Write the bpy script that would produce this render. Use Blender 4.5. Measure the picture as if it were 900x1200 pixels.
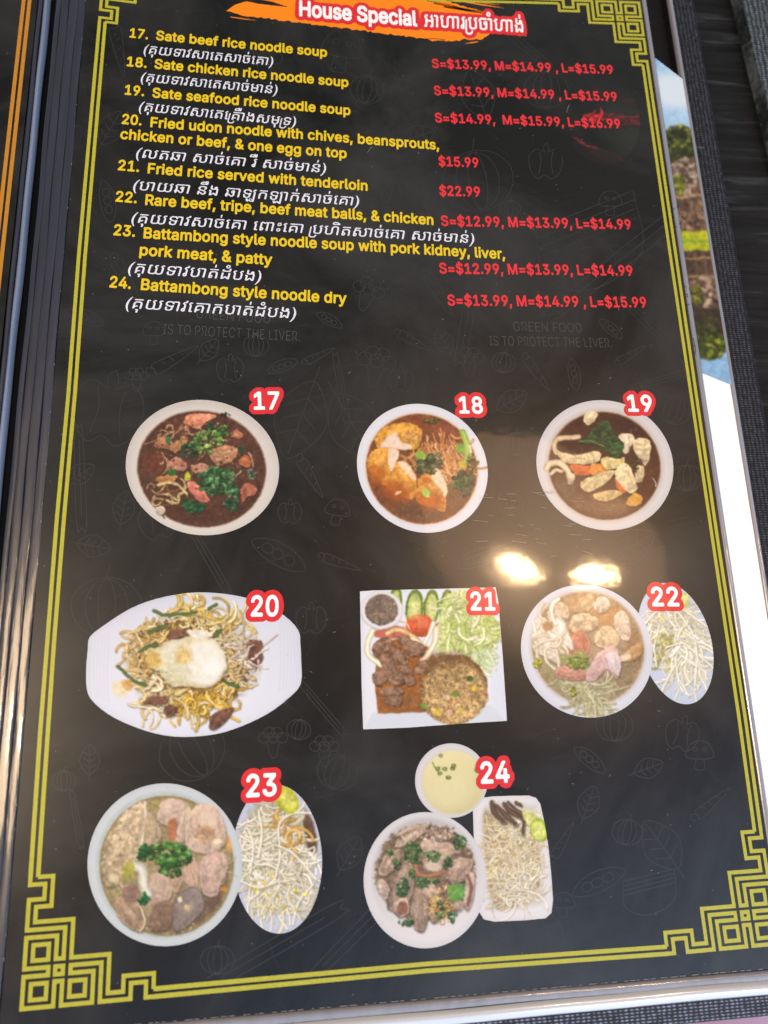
import bpy, bmesh, math, random, os
import numpy as np
from mathutils import Matrix, Vector

S = bpy.context.scene
COL = S.collection
for o in list(bpy.data.objects):
    bpy.data.objects.remove(o)

# ------------------------------------------------------------------ camera
F = 850.0                                   # focal length in photo pixels (photo is 900 x 1200)
CAM_R = np.array([[0.991742742, 0.000867574, -0.128240323],
                  [-0.032332432, 0.969365869, -0.243483935],
                  [0.124100552, 0.245619747, 0.961389616]])
CAM_C = np.array([0.06466704, 0.07142384, 0.20999734])
cam = bpy.data.cameras.new('camera')
cam.sensor_fit = 'VERTICAL'
cam.sensor_height = 36.0
cam.lens = F / 1200 * 36.0
cam.clip_start = 0.01
cam.clip_end = 50
cam.dof.use_dof = True
cam.dof.focus_distance = 0.225
cam.dof.aperture_fstop = 11
camo = bpy.data.objects.new('camera', cam)
COL.objects.link(camo)
M4 = Matrix([list(r) + [0] for r in CAM_R] + [[0, 0, 0, 1]])
camo.matrix_world = Matrix.Translation(Vector(CAM_C)) @ M4
S.camera = camo
S.render.resolution_x, S.render.resolution_y = 768, 1024

# ------------------------------------------------------------------ light
S.view_settings.view_transform = 'Standard'
S.view_settings.look = 'None'
S.view_settings.gamma = 1
S.view_settings.exposure = -0.12
W = bpy.data.worlds.new('World')
S.world = W
W.use_nodes = True
nt = W.node_tree
bg = nt.nodes['Background']
tc = nt.nodes.new('ShaderNodeTexCoord')
sp = nt.nodes.new('ShaderNodeSeparateXYZ')
nt.links.new(tc.outputs['Generated'], sp.inputs[0])
mx_ = nt.nodes.new('ShaderNodeMath'); mx_.operation = 'MULTIPLY_ADD'      # cool daylight from the near right side, dim warm room elsewhere
mx_.inputs[1].default_value = -0.35
nt.links.new(sp.outputs[0], mx_.inputs[0]); nt.links.new(sp.outputs[1], mx_.inputs[2])
mr = nt.nodes.new('ShaderNodeMapRange')
mr.inputs['From Min'].default_value = -0.7
mr.inputs['From Max'].default_value = 0.9
nt.links.new(mx_.outputs[0], mr.inputs['Value'])
cr = nt.nodes.new('ShaderNodeValToRGB')
cr.color_ramp.elements[0].position = 0.0
cr.color_ramp.elements[0].color = (1.3, 1.6, 2.0, 1)
cr.color_ramp.elements[1].position = 1.0
cr.color_ramp.elements[1].color = (0.07, 0.085, 0.09, 1)
for p_, c_ in ((0.14, (0.60, 0.85, 1.30)), (0.25, (0.26, 0.36, 0.58)), (0.36, (0.12, 0.12, 0.15)), (0.53, (0.20, 0.17, 0.165)), (0.72, (0.27, 0.28, 0.28)), (0.86, (0.11, 0.125, 0.13))):
    e = cr.color_ramp.elements.new(p_); e.color = (*c_, 1)
nt.links.new(mr.outputs[0], cr.inputs[0])
nt.links.new(cr.outputs[0], bg.inputs[0])
bg.inputs[1].default_value = 0.9


def area(name, loc, target, sx, sy, power, col, shape='RECTANGLE', spin=0):
    l = bpy.data.lights.new(name, 'AREA')
    l.shape = shape
    l.size = sx
    l.size_y = sy
    l.energy = power
    l.color = col
    o = bpy.data.objects.new(name, l)
    COL.objects.link(o)
    o.location = loc
    o.rotation_euler = (Vector(target) - Vector(loc)).to_track_quat('-Z', 'Y').to_euler()
    o.rotation_euler.rotate_axis('Z', math.radians(spin))
    return o


PC = (0.1, 0.15, 0)
area('ceiling_lamp', (0.745, 0.427, 1.874), PC, 0.125, 0.036, 3.6, (1.0, 0.66, 0.34), 'ELLIPSE', 36)
area('ceiling_lamp', (0.951, 0.392, 1.809), PC, 0.12, 0.036, 3.4, (1.0, 0.66, 0.34), 'ELLIPSE', 68)
area('lit_ceiling', (0.83, 0.50, 1.92), PC, 0.85, 0.60, 4.2, (1.0, 0.56, 0.30), 'ELLIPSE', 20)
area('window_light', (1.30, -1.42, 1.15), PC, 1.3, 0.9, 43, (0.80, 0.91, 1.0))
area('left_lamp', (-1.20, 0.05, 1.65), PC, 0.60, 1.05, 34, (1.0, 0.70, 0.42))
area('left_lamp_bulb', (-0.98, 0.0, 1.72), PC, 0.10, 0.16, 9, (1.0, 0.84, 0.60), 'ELLIPSE')


# ------------------------------------------------------------------ measuring helpers
def pg(x, y, h=0.0):
    """point of the photograph -> point on the horizontal plane z = h (metres, menu page lies at z = 0)"""
    d = CAM_R @ np.array([(x - 450) / F, -(y - 600) / F, -1.0])
    s = (h - CAM_C[2]) / d[2]
    return CAM_C + s * d


def pg_arr(X, Y, h=0.0):
    d = np.stack([(X - 450) / F, -(Y - 600) / F, -np.ones_like(X)], -1) @ CAM_R.T
    s = (h - CAM_C[2]) / d[..., 2]
    return CAM_C + s[..., None] * d


def proj_arr(P):
    c = (P - CAM_C) @ CAM_R
    return 450 + F * c[..., 0] / -c[..., 2], 600 - F * c[..., 1] / -c[..., 2]


def lin(c):
    c = np.asarray(c, float) / 255
    return np.where(c <= 0.04045, c / 12.92, ((c + 0.055) / 1.055) ** 2.4)


# ------------------------------------------------------------------ materials
def new_mat(name):
    m = bpy.data.materials.new(name)
    m.use_nodes = True
    return m, m.node_tree, m.node_tree.nodes['Principled BSDF']


def laminate(nt, b, strong=True):
    """the clear film over the print: coat with smears and a faint unevenness"""
    tc = nt.nodes.new('ShaderNodeTexCoord')
    n = nt.nodes.new('ShaderNodeTexNoise')
    n.inputs['Scale'].default_value = 9
    n.inputs['Detail'].default_value = 5
    nt.links.new(tc.outputs['Object'], n.inputs['Vector'])
    mr = nt.nodes.new('ShaderNodeMapRange')
    mr.inputs['From Min'].default_value = 0.35
    mr.inputs['From Max'].default_value = 0.7
    mr.inputs['To Min'].default_value = 0.035
    mr.inputs['To Max'].default_value = 0.12
    nt.links.new(n.outputs['Fac'], mr.inputs['Value'])
    nt.links.new(mr.outputs[0], b.inputs['Coat Roughness'])
    n2 = nt.nodes.new('ShaderNodeTexNoise')
    n2.inputs['Scale'].default_value = 30
    n2.inputs['Detail'].default_value = 4
    nt.links.new(tc.outputs['Object'], n2.inputs['Vector'])
    bp = nt.nodes.new('ShaderNodeBump')
    bp.inputs['Strength'].default_value = 0.42
    bp.inputs['Distance'].default_value = 0.0003
    nt.links.new(n2.outputs['Fac'], bp.inputs['Height'])
    nt.links.new(bp.outputs[0], b.inputs['Coat Normal'])
    b.inputs['Coat Weight'].default_value = 0.9
    b.inputs['Coat IOR'].default_value = 1.45
    b.inputs['Roughness'].default_value = 0.30
    b.inputs['Specular IOR Level'].default_value = 0.35
    return tc


def print_mat(name, rgb, vary=0.05):
    m, nt, b = new_mat(name)
    tc = laminate(nt, b)
    c = lin(rgb)
    n = nt.nodes.new('ShaderNodeTexNoise')
    n.inputs['Scale'].default_value = 900
    n.inputs['Detail'].default_value = 2
    nt.links.new(tc.outputs['Object'], n.inputs['Vector'])
    mx = nt.nodes.new('ShaderNodeMix')
    mx.data_type = 'RGBA'
    mx.inputs['A'].default_value = (*(c * (1 - vary * 3)), 1)
    mx.inputs['B'].default_value = (*np.clip(c * (1 + vary * 3), 0, 1), 1)
    nt.links.new(n.outputs['Fac'], mx.inputs['Factor'])
    nt.links.new(mx.outputs['Result'], b.inputs['Base Color'])
    return m


def page_mat():
    m, nt, b = new_mat('black_printed_paper')
    tc = laminate(nt, b)
    n = nt.nodes.new('ShaderNodeTexNoise')            # finger smears and dust on the film
    n.inputs['Scale'].default_value = 14
    n.inputs['Detail'].default_value = 8
    n.inputs['Roughness'].default_value = 0.65
    n.inputs['Distortion'].default_value = 0.8
    nt.links.new(tc.outputs['Object'], n.inputs['Vector'])
    cr = nt.nodes.new('ShaderNodeValToRGB')
    cr.color_ramp.elements[0].position = 0.40
    cr.color_ramp.elements[0].color = (0.0045, 0.0048, 0.005, 1)
    cr.color_ramp.elements[1].position = 0.78
    cr.color_ramp.elements[1].color = (0.034, 0.035, 0.037, 1)
    nt.links.new(n.outputs['Fac'], cr.inputs[0])
    last = cr.outputs[0]
    for k, (ang, thr) in enumerate(((-12, 0.70), (35, 0.72), (70, 0.735))):      # hair-fine scratches in three directions
        mp = nt.nodes.new('ShaderNodeMapping')
        mp0 = nt.nodes.new('ShaderNodeMapping')
        mp0.inputs['Rotation'].default_value = (0, 0, math.radians(ang))
        mp.inputs['Scale'].default_value = (45, 2200, 1)
        nt.links.new(tc.outputs['Object'], mp0.inputs['Vector']); nt.links.new(mp0.outputs[0], mp.inputs['Vector'])
        q = nt.nodes.new('ShaderNodeTexNoise'); q.inputs['Scale'].default_value = 1.0; q.inputs['Detail'].default_value = 1
        nt.links.new(mp.outputs[0], q.inputs['Vector'])
        g = nt.nodes.new('ShaderNodeMapRange'); g.inputs['From Min'].default_value = thr; g.inputs['From Max'].default_value = thr + 0.03; g.inputs['To Max'].default_value = 0.014
        nt.links.new(q.outputs['Fac'], g.inputs['Value'])
        mz = nt.nodes.new('ShaderNodeMix'); mz.data_type = 'RGBA'; mz.inputs['B'].default_value = (0.5, 0.5, 0.5, 1)
        nt.links.new(g.outputs[0], mz.inputs['Factor']); nt.links.new(last, mz.inputs['A']); last = mz.outputs['Result']
    v = nt.nodes.new('ShaderNodeTexVoronoi')          # specks of dust
    v.inputs['Scale'].default_value = 260
    nt.links.new(tc.outputs['Object'], v.inputs['Vector'])
    lt = nt.nodes.new('ShaderNodeMath'); lt.operation = 'LESS_THAN'
    lt.inputs[1].default_value = 0.045
    nt.links.new(v.outputs['Distance'], lt.inputs[0])
    sc = nt.nodes.new('ShaderNodeMath'); sc.operation = 'MULTIPLY'
    sc.inputs[1].default_value = 0.16
    nt.links.new(lt.outputs[0], sc.inputs[0])
    mx = nt.nodes.new('ShaderNodeMix'); mx.data_type = 'RGBA'
    mx.inputs['B'].default_value = (0.5, 0.5, 0.5, 1)
    nt.links.new(sc.outputs[0], mx.inputs['Factor'])
    nt.links.new(last, mx.inputs['A'])
    nt.links.new(mx.outputs['Result'], b.inputs['Base Color'])
    return m


def picture_mat():
    m, nt, b = new_mat('printed_picture')
    laminate(nt, b)
    a = nt.nodes.new('ShaderNodeVertexColor')
    a.layer_name = 'ink'
    nt.links.new(a.outputs['Color'], b.inputs['Base Color'])
    return m


def simple_mat(name, rgb, rough, coat=0.0, bump=None, spec=0.5, scale=(1, 1, 1), vary=0.3, nscale=200):
    m, nt, b = new_mat(name)
    tc = nt.nodes.new('ShaderNodeTexCoord')
    mp = nt.nodes.new('ShaderNodeMapping')
    mp.inputs['Scale'].default_value = scale
    nt.links.new(tc.outputs['Object'], mp.inputs['Vector'])
    n = nt.nodes.new('ShaderNodeTexNoise')
    n.inputs['Scale'].default_value = nscale
    n.inputs['Detail'].default_value = 5
    nt.links.new(mp.outputs[0], n.inputs['Vector'])
    c = lin(rgb)
    mx = nt.nodes.new('ShaderNodeMix'); mx.data_type = 'RGBA'
    mx.inputs['A'].default_value = (*(c * (1 - vary)), 1)
    mx.inputs['B'].default_value = (*np.clip(c * (1 + vary), 0, 1), 1)
    nt.links.new(n.outputs['Fac'], mx.inputs['Factor'])
    nt.links.new(mx.outputs['Result'], b.inputs['Base Color'])
    b.inputs['Roughness'].default_value = rough
    b.inputs['Coat Weight'].default_value = coat
    b.inputs['Coat Roughness'].default_value = 0.08
    b.inputs['Specular IOR Level'].default_value = spec
    if bump:
        bp = nt.nodes.new('ShaderNodeBump')
        bp.inputs['Strength'].default_value = 0.6
        bp.inputs['Distance'].default_value = bump
        nt.links.new(n.outputs['Fac'], bp.inputs['Height'])
        nt.links.new(bp.outputs[0], b.inputs['Normal'])
        if coat:
            nt.links.new(bp.outputs[0], b.inputs['Coat Normal'])
    return m


def fabric_mat(name, along, dark, light, pitch=0.00075):
    """coarse woven book cloth: rows of short light threads"""
    m, nt, b = new_mat(name)
    tc = nt.nodes.new('ShaderNodeTexCoord')
    mp = nt.nodes.new('ShaderNodeMapping')
    mp.inputs['Rotation'].default_value = (0, 0, math.radians(90 if along == 'X' else 0))
    nt.links.new(tc.outputs['Object'], mp.inputs['Vector'])
    n = nt.nodes.new('ShaderNodeTexNoise')
    n.inputs['Scale'].default_value = 500
    n.inputs['Detail'].default_value = 3
    nt.links.new(mp.outputs[0], n.inputs['Vector'])
    w = nt.nodes.new('ShaderNodeTexWave')            # rows
    w.bands_direction = 'Y'
    w.inputs['Scale'].default_value = 2 * math.pi / pitch / 20
    w.inputs['Distortion'].default_value = 1.2
    w.inputs['Detail'].default_value = 2
    w.inputs['Detail Scale'].default_value = 3
    nt.links.new(mp.outputs[0], w.inputs['Vector'])
    w2 = nt.nodes.new('ShaderNodeTexWave')
    w2.bands_direction = 'X'
    w2.inputs['Scale'].default_value = 2 * math.pi / (pitch * 1.9) / 20
    w2.inputs['Distortion'].default_value = 3.0
    w2.inputs['Detail'].default_value = 2
    w2.inputs['Detail Scale'].default_value = 2
    nt.links.new(mp.outputs[0], w2.inputs['Vector'])
    mu = nt.nodes.new('ShaderNodeMath'); mu.operation = 'MULTIPLY'
    nt.links.new(w.outputs['Fac'], mu.inputs[0])
    ad = nt.nodes.new('ShaderNodeMath'); ad.operation = 'MULTIPLY_ADD'
    ad.inputs[1].default_value = 0.6; ad.inputs[2].default_value = 0.25
    nt.links.new(w2.outputs['Fac'], ad.inputs[0])
    nt.links.new(ad.outputs[0], mu.inputs[1])
    mu2 = nt.nodes.new('ShaderNodeMath'); mu2.operation = 'MULTIPLY'
    nt.links.new(mu.outputs[0], mu2.inputs[0])
    nt.links.new(n.outputs['Fac'], mu2.inputs[1])
    cr = nt.nodes.new('ShaderNodeValToRGB')
    cr.color_ramp.elements[0].position = 0.10
    cr.color_ramp.elements[0].color = (*lin(dark), 1)
    cr.color_ramp.elements[1].position = 0.48
    cr.color_ramp.elements[1].color = (*lin(light), 1)
    nt.links.new(mu2.outputs[0], cr.inputs[0])
    nt.links.new(cr.outputs[0], b.inputs['Base Color'])
    bp = nt.nodes.new('ShaderNodeBump')
    bp.inputs['Strength'].default_value = 0.8
    bp.inputs['Distance'].default_value = 0.0002
    nt.links.new(mu2.outputs[0], bp.inputs['Height'])
    nt.links.new(bp.outputs[0], b.inputs['Normal'])
    b.inputs['Roughness'].default_value = 0.6
    b.inputs['Specular IOR Level'].default_value = 0.3
    return m


def wood_mat():
    m, nt, b = new_mat('dark_streaked_wood')
    tc = nt.nodes.new('ShaderNodeTexCoord')
    mp = nt.nodes.new('ShaderNodeMapping')
    mp.inputs['Rotation'].default_value = (0, 0, math.radians(-9))
    mp.inputs['Scale'].default_value = (10, 130, 10)
    nt.links.new(tc.outputs['Object'], mp.inputs['Vector'])
    n = nt.nodes.new('ShaderNodeTexNoise')
    n.inputs['Scale'].default_value = 1.6
    n.inputs['Detail'].default_value = 7
    n.inputs['Roughness'].default_value = 0.6
    n.inputs['Distortion'].default_value = 0.9
    nt.links.new(mp.outputs[0], n.inputs['Vector'])
    cr = nt.nodes.new('ShaderNodeValToRGB')
    cr.color_ramp.elements[0].position = 0.42
    cr.color_ramp.elements[0].color = (0.004, 0.005, 0.007, 1)
    cr.color_ramp.elements[1].position = 0.75
    cr.color_ramp.elements[1].color = (0.045, 0.055, 0.065, 1)
    e = cr.color_ramp.elements.new(0.58); e.color = (0.009, 0.011, 0.014, 1)
    nt.links.new(n.outputs['Fac'], cr.inputs[0])
    nt.links.new(cr.outputs[0], b.inputs['Base Color'])
    bp = nt.nodes.new('ShaderNodeBump')
    bp.inputs['Strength'].default_value = 0.5
    bp.inputs['Distance'].default_value = 0.0006
    nt.links.new(n.outputs['Fac'], bp.inputs['Height'])
    nt.links.new(bp.outputs[0], b.inputs['Normal'])
    b.inputs['Roughness'].default_value = 0.5
    b.inputs['Specular IOR Level'].default_value = 0.22
    return m


M_PAGE = page_mat()
M_PIC = picture_mat()
M_FADE = M_PAGE.copy(); M_FADE.name = 'fading_print'
_n = M_FADE.node_tree; _b = _n.nodes['Principled BSDF']
_v = _n.nodes.new('ShaderNodeVertexColor'); _v.layer_name = 'ink'
_m = _n.nodes.new('ShaderNodeMix'); _m.data_type = 'RGBA'; _m.blend_type = 'ADD'; _m.inputs['Factor'].default_value = 1
_src = _b.inputs['Base Color'].links[0].from_socket
_n.links.new(_src, _m.inputs['A']); _n.links.new(_v.outputs['Color'], _m.inputs['B']); _n.links.new(_m.outputs['Result'], _b.inputs['Base Color'])
M_YEL = print_mat('yellow_ink', (206, 180, 30))
M_RED = print_mat('red_ink', (204, 46, 54))
M_TAGRED = print_mat('red_tag_ink', (194, 42, 50))
M_WHT = print_mat('white_ink', (226, 226, 232))
M_KHM = print_mat('pale_ink', (205, 210, 226))
M_GOLD = print_mat('gold_green_ink', (162, 160, 50))
M_AMB = print_mat('amber_ink', (168, 116, 40))
M_ORA = print_mat('orange_ink', (226, 124, 20), 0.03)
M_DOOD = print_mat('grey_line_ink', (46, 48, 50))
M_WMK = print_mat('grey_caption_ink', (66, 70, 72))
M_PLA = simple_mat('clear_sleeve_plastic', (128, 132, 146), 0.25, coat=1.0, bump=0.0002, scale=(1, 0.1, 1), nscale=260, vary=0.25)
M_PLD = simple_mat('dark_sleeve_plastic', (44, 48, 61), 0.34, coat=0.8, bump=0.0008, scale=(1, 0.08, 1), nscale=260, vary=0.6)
M_BRP = simple_mat('glare_toned_sleeve_plastic', (176, 182, 194), 0.22, coat=1.0, bump=0.00005, scale=(0.03, 1, 1), nscale=260, vary=0.18)  # clear plastic; pale base colour stands in for window glare on the fold
M_BRL = simple_mat('highlight_toned_leaf_plastic', (110, 122, 146), 0.22, coat=1.0, bump=0.0002, scale=(1, 0.03, 1), nscale=420, vary=0.4)  # paler leaf plastic: bluish highlight streak painted as base colour
M_PAPER = simple_mat('white_paper', (243, 244, 248), 0.5, coat=0.6, vary=0.02)
M_VINYL = simple_mat('black_board', (12, 13, 16), 0.5, spec=0.25, bump=0.0002, vary=0.4)
M_CLOTHR = fabric_mat('black_book_cloth', 'Y', (10, 12, 18), (70, 77, 92), 0.0008)
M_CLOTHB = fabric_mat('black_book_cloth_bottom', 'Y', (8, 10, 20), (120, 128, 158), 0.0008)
M_CLOTH2 = fabric_mat('grey_book_cloth', 'Y', (26, 32, 38), (120, 132, 142), 0.0011)
M_WOOD = wood_mat()
M_PINK = simple_mat('lavender_cloth', (150, 126, 156), 0.8, bump=0.001, vary=0.12, nscale=60)
M_SCR = simple_mat('scratched_film', (150, 145, 140), 0.3)


# ------------------------------------------------------------------ object helpers
def link(name, me, mat, parent=None, label=None, kind=None):
    o = bpy.data.objects.new(name, me)
    COL.objects.link(o)
    if mat is not None and not me.materials:
        me.materials.append(mat)
    if parent is not None:
        o.parent = parent
    if label:
        o['label'] = label
    if kind:
        o['kind'] = kind
    return o


def thing(name, label, cat, group=None, obj=None):
    o = obj
    if o is None:
        o = bpy.data.objects.new(name, None)
        COL.objects.link(o)
        o.empty_display_size = 0.02
    o['label'] = label
    o['category'] = cat
    if group:
        o['group'] = group
    return o


def mesh(verts, faces, name='mesh', smooth=False):
    me = bpy.data.meshes.new(name)
    me.from_pydata([tuple(map(float, v)) for v in verts], [], faces)
    me.update()
    if smooth:
        me.polygons.foreach_set('use_smooth', [True] * len(me.polygons))
    return me


def box_mesh(x0, x1, y0, y1, z0, z1, bevel=0.0, seg=2):
    bm = bmesh.new()
    bmesh.ops.create_cube(bm, size=1)
    for v in bm.verts:
        v.co = ((x0 + x1) / 2 + v.co.x * (x1 - x0), (y0 + y1) / 2 + v.co.y * (y1 - y0), (z0 + z1) / 2 + v.co.z * (z1 - z0))
    if bevel:
        bmesh.ops.bevel(bm, geom=bm.edges[:], offset=bevel, segments=seg, affect='EDGES', profile=0.5)
    me = bpy.data.meshes.new('box')
    bm.to_mesh(me)
    bm.free()
    return me


def ribbon(polys, width, h, closed=False):
    """flat printed lines: every polyline (page metres) widened to 'width' with mitred corners"""
    V, Fc = [], []
    h0 = h
    for k_, P in enumerate(polys):
        h = h0 + (k_ * 0.618 % 1) * 0.000016 if len(polys) > 8 else h0 + k_ * 0.000004
        P = [np.array(p[:2], float) for p in P]
        n = len(P)
        b0 = len(V)
        for i in range(n):
            if closed:
                d0 = P[i] - P[i - 1]; d1 = P[(i + 1) % n] - P[i]
            else:
                d0 = P[i] - P[max(i - 1, 0)]; d1 = P[min(i + 1, n - 1)] - P[i]
            if np.linalg.norm(d0) < 1e-9: d0 = d1
            if np.linalg.norm(d1) < 1e-9: d1 = d0
            d0 = d0 / (np.linalg.norm(d0) + 1e-12); d1 = d1 / (np.linalg.norm(d1) + 1e-12)
            n0 = np.array([-d0[1], d0[0]]); n1 = np.array([-d1[1], d1[0]])
            m = n0 + n1
            L = np.linalg.norm(m)
            m = n0 if L < 1e-6 else m / L
            k = width / 2 / max(0.35, m @ n0)
            V.append((*(P[i] + m * k), h)); V.append((*(P[i] - m * k), h))
        for i in range(n if closed else n - 1):
            a = b0 + 2 * i; c = b0 + 2 * ((i + 1) % n)
            Fc.append((a, a + 1, c + 1, c))
    return mesh(V, Fc)


def crom(P, k=8, closed=False):
    P = [np.array(p, float) for p in P]
    if closed:
        Q = [P[-1]] + P + [P[0], P[1]]
    else:
        Q = [2 * P[0] - P[1]] + P + [2 * P[-1] - P[-2]]
    out = []
    for i in range(1, len(Q) - 2):
        a, b, c, d = Q[i - 1:i + 3]
        for j in range(k):
            t = j / k
            out.append(0.5 * ((2 * b) + (c - a) * t + (2 * a - 5 * b + 4 * c - d) * t * t + (3 * b - a - 3 * c + d) * t ** 3))
    if not closed:
        out.append(P[-1])
    return out


# ------------------------------------------------------------------ lettering
FONT = None
try:
    fp = os.path.join(bpy.utils.system_resource('DATAFILES'), 'fonts', 'Inter.woff2')
    if os.path.exists(fp):
        FONT = bpy.data.fonts.load(fp)
except Exception:
    FONT = None


_raw = {}


def outline_segs(ch, font=None):
    """closed outline of one glyph as directed segments"""
    key = (ch, font is not None)
    if key in _raw:
        return _raw[key]
    c = bpy.data.curves.new('letters', 'FONT')
    c.body = ch
    c.size = 1
    c.fill_mode = 'NONE'
    c.resolution_u = 5
    if font:
        c.font = font
    o = bpy.data.objects.new('letters', c)
    me = bpy.data.meshes.new_from_object(o)
    V = np.array([v.co[:2] for v in me.vertices]).reshape(-1, 2)
    E = np.array([e.vertices[:] for e in me.edges], int).reshape(-1, 2)
    # walk every closed loop in one direction: consecutive numbering, the closing edge joins last to first
    nb = {}
    for a, b in E:
        nb.setdefault(a, []).append(b); nb.setdefault(b, []).append(a)
    seen = set(); segs = []
    for st in range(len(V)):
        if st in seen or st not in nb:
            continue
        loop = [st]; seen.add(st); cur = st + 1 if st + 1 in nb[st] else nb[st][0]
        while cur not in seen:
            seen.add(cur); loop.append(cur)
            nx = [q for q in nb[cur] if q not in seen]
            if not nx: break
            cur = cur + 1 if cur + 1 in nx else nx[0]
        for i in range(len(loop)):
            segs.append((V[loop[i]], V[loop[(i + 1) % len(loop)]]))
    S_ = np.array(segs).reshape(-1, 4)
    bpy.data.objects.remove(o)
    bpy.data.meshes.remove(me)
    _raw[key] = S_
    return S_


def advance(ch, font=None):
    key = (ch, font is not None, 'adv')
    if key not in _raw:
        mx = lambda t: outline_segs(t, font)[:, ::2].max()
        _raw[key] = (mx('|' + ch + '|') - mx('||')) if True else 0
    return _raw[key]


def glyph(ch, iso, font=None, g=0.03, seg_override=None):
    """filled flat mesh of a glyph, grown by iso: signed distance on a grid, cells clipped at the outline"""
    key = (ch, round(iso, 4), font is not None, g)
    if key in _raw:
        return _raw[key]
    S_ = outline_segs(ch, font) if seg_override is None else seg_override
    if len(S_) == 0:
        _raw[key] = (np.zeros((0, 2)), [])
        return _raw[key]
    pad = abs(iso) + 2 * g
    x0, y0 = S_[:, ::2].min() - pad, S_[:, 1::2].min() - pad
    x1, y1 = S_[:, ::2].max() + pad, S_[:, 1::2].max() + pad
    nx, ny = int((x1 - x0) / g) + 2, int((y1 - y0) / g) + 2
    X, Y = np.meshgrid(x0 + np.arange(nx) * g, y0 + np.arange(ny) * g)
    D = np.full(X.shape, 1e9); W_ = np.zeros(X.shape)
    for ax, ay, bx, by in S_:
        dx, dy = bx - ax, by - ay
        t = np.clip(((X - ax) * dx + (Y - ay) * dy) / (dx * dx + dy * dy + 1e-12), 0, 1)
        D = np.minimum(D, (X - ax - t * dx) ** 2 + (Y - ay - t * dy) ** 2)
        if seg_override is None:
            up = (ay <= Y) & (by > Y); dn = (ay > Y) & (by <= Y)
            cr = dx * (Y - ay) - (X - ax) * dy
            W_ += (up & (cr > 0)).astype(int) - (dn & (cr < 0)).astype(int)
    D = np.sqrt(D)
    sd = np.where(W_ != 0, D, -D) + iso
    V, Fc, idx = [], [], {}
    def vid(k, p):
        if k not in idx:
            idx[k] = len(V); V.append(p)
        return idx[k]
    ins = sd > 0
    for j in range(ny - 1):
        i = 0
        while i < nx - 1:
            c4 = (ins[j, i], ins[j, i + 1], ins[j + 1, i + 1], ins[j + 1, i])
            if not any(c4):
                i += 1; continue
            if all(c4):
                k = i
                while k < nx - 1 and ins[j, k] and ins[j, k + 1] and ins[j + 1, k] and ins[j + 1, k + 1]: k += 1
                Fc.append((vid((j, i), (X[j, i], Y[j, i])), vid((j, k), (X[j, k], Y[j, k])), vid((j + 1, k), (X[j + 1, k], Y[j + 1, k])), vid((j + 1, i), (X[j + 1, i], Y[j + 1, i]))))
                i = k; continue
            P = []
            cs = [(j, i), (j, i + 1), (j + 1, i + 1), (j + 1, i)]
            for q in range(4):
                a, b = cs[q], cs[(q + 1) % 4]
                if ins[a]: P.append(vid(a, (X[a], Y[a])))
                if ins[a] != ins[b]:
                    t = sd[a] / (sd[a] - sd[b])
                    kk = (min(a, b), max(a, b))
                    P.append(vid(kk, (X[a] + t * (X[b] - X[a]), Y[a] + t * (Y[b] - Y[a]))))
            if len(P) >= 3: Fc.append(tuple(P))
            i += 1
    _raw[key] = (np.array(V), Fc)
    return _raw[key]


def text_mesh(body, iso=0.0, g=0.03, font=None, track=0.0):
    V, Fc, x = [], [], 0.0
    for ch in body:
        a = advance(ch, font)
        if ch != ' ':
            vv, ff = glyph(ch, iso, font, g)
            b0 = len(V)
            V.extend((vv + [x, 0]).tolist()); Fc.extend([tuple(k + b0 for k in f) for f in ff])
        x += a + track
    return np.array(V), Fc


def khmer_mesh(s, iso=0.012, slant=0.18, g=0.025):
    """Khmer written glyph by glyph in visual order; '{' is the subscript ro drawn round the next letter"""
    V, Fc, x = [], [], 0.0
    for i, ch in enumerate(s):
        if ch == '{':
            P = crom([(0.05, 0.44), (0.05, -0.1), (0.10, -0.2), (0.21, -0.23), (0.34, -0.20), (0.40, -0.10)], 3)
            so = np.array([[*P[k], *P[k + 1]] for k in range(len(P) - 1)])
            vv, ff = glyph('{' , iso + 0.034, None, g, so)
            b0 = len(V)
            V.extend((vv + [x, 0]).tolist()); Fc.extend([tuple(k + b0 for k in f) for f in ff])
            x += 0.13
            continue
        a = advance(ch)
        if ch != ' ':
            vv, ff = glyph(ch, iso, None, g)
            shift = x
            if abs(a) < 0.02 and len(vv) and vv[:, 0].max() > 0.05:      # a mark that does not step back over its letter
                shift = x - vv[:, 0].max() - 0.03
            b0 = len(V)
            V.extend((vv + [shift, 0]).tolist()); Fc.extend([tuple(k + b0 for k in f) for f in ff])
        x += a
    V = np.array(V)
    V[:, 0] += V[:, 1] * slant
    return V, Fc


def cap_height(font=None):
    return outline_segs('H', font)[:, 1::2].max()


def lay(V, Fc, p0, p1, cap, h, capn=0.72, mat=None, parent=None, name='menu_text', label=None, keep=False):
    """put flat lettering on the page between two measured baseline points; cap = cap height in metres"""
    A = pg(*p0)[:2]; B = pg(*p1)[:2]
    x0, x1 = V[:, 0].min(), V[:, 0].max()
    d = B - A
    n = np.array([-d[1], d[0]]) / np.linalg.norm(d)
    Q = A + np.outer((V[:, 0] - x0) / (x1 - x0), d) + np.outer(V[:, 1] * cap / capn, n)
    me = mesh(np.c_[Q, np.full(len(Q), h)], Fc)
    o = link(name, me, mat, parent, label)
    return (o, Q) if keep else o


# ------------------------------------------------------------------ painting of the printed food pictures
class Rnd(random.Random):
    pass


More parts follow.
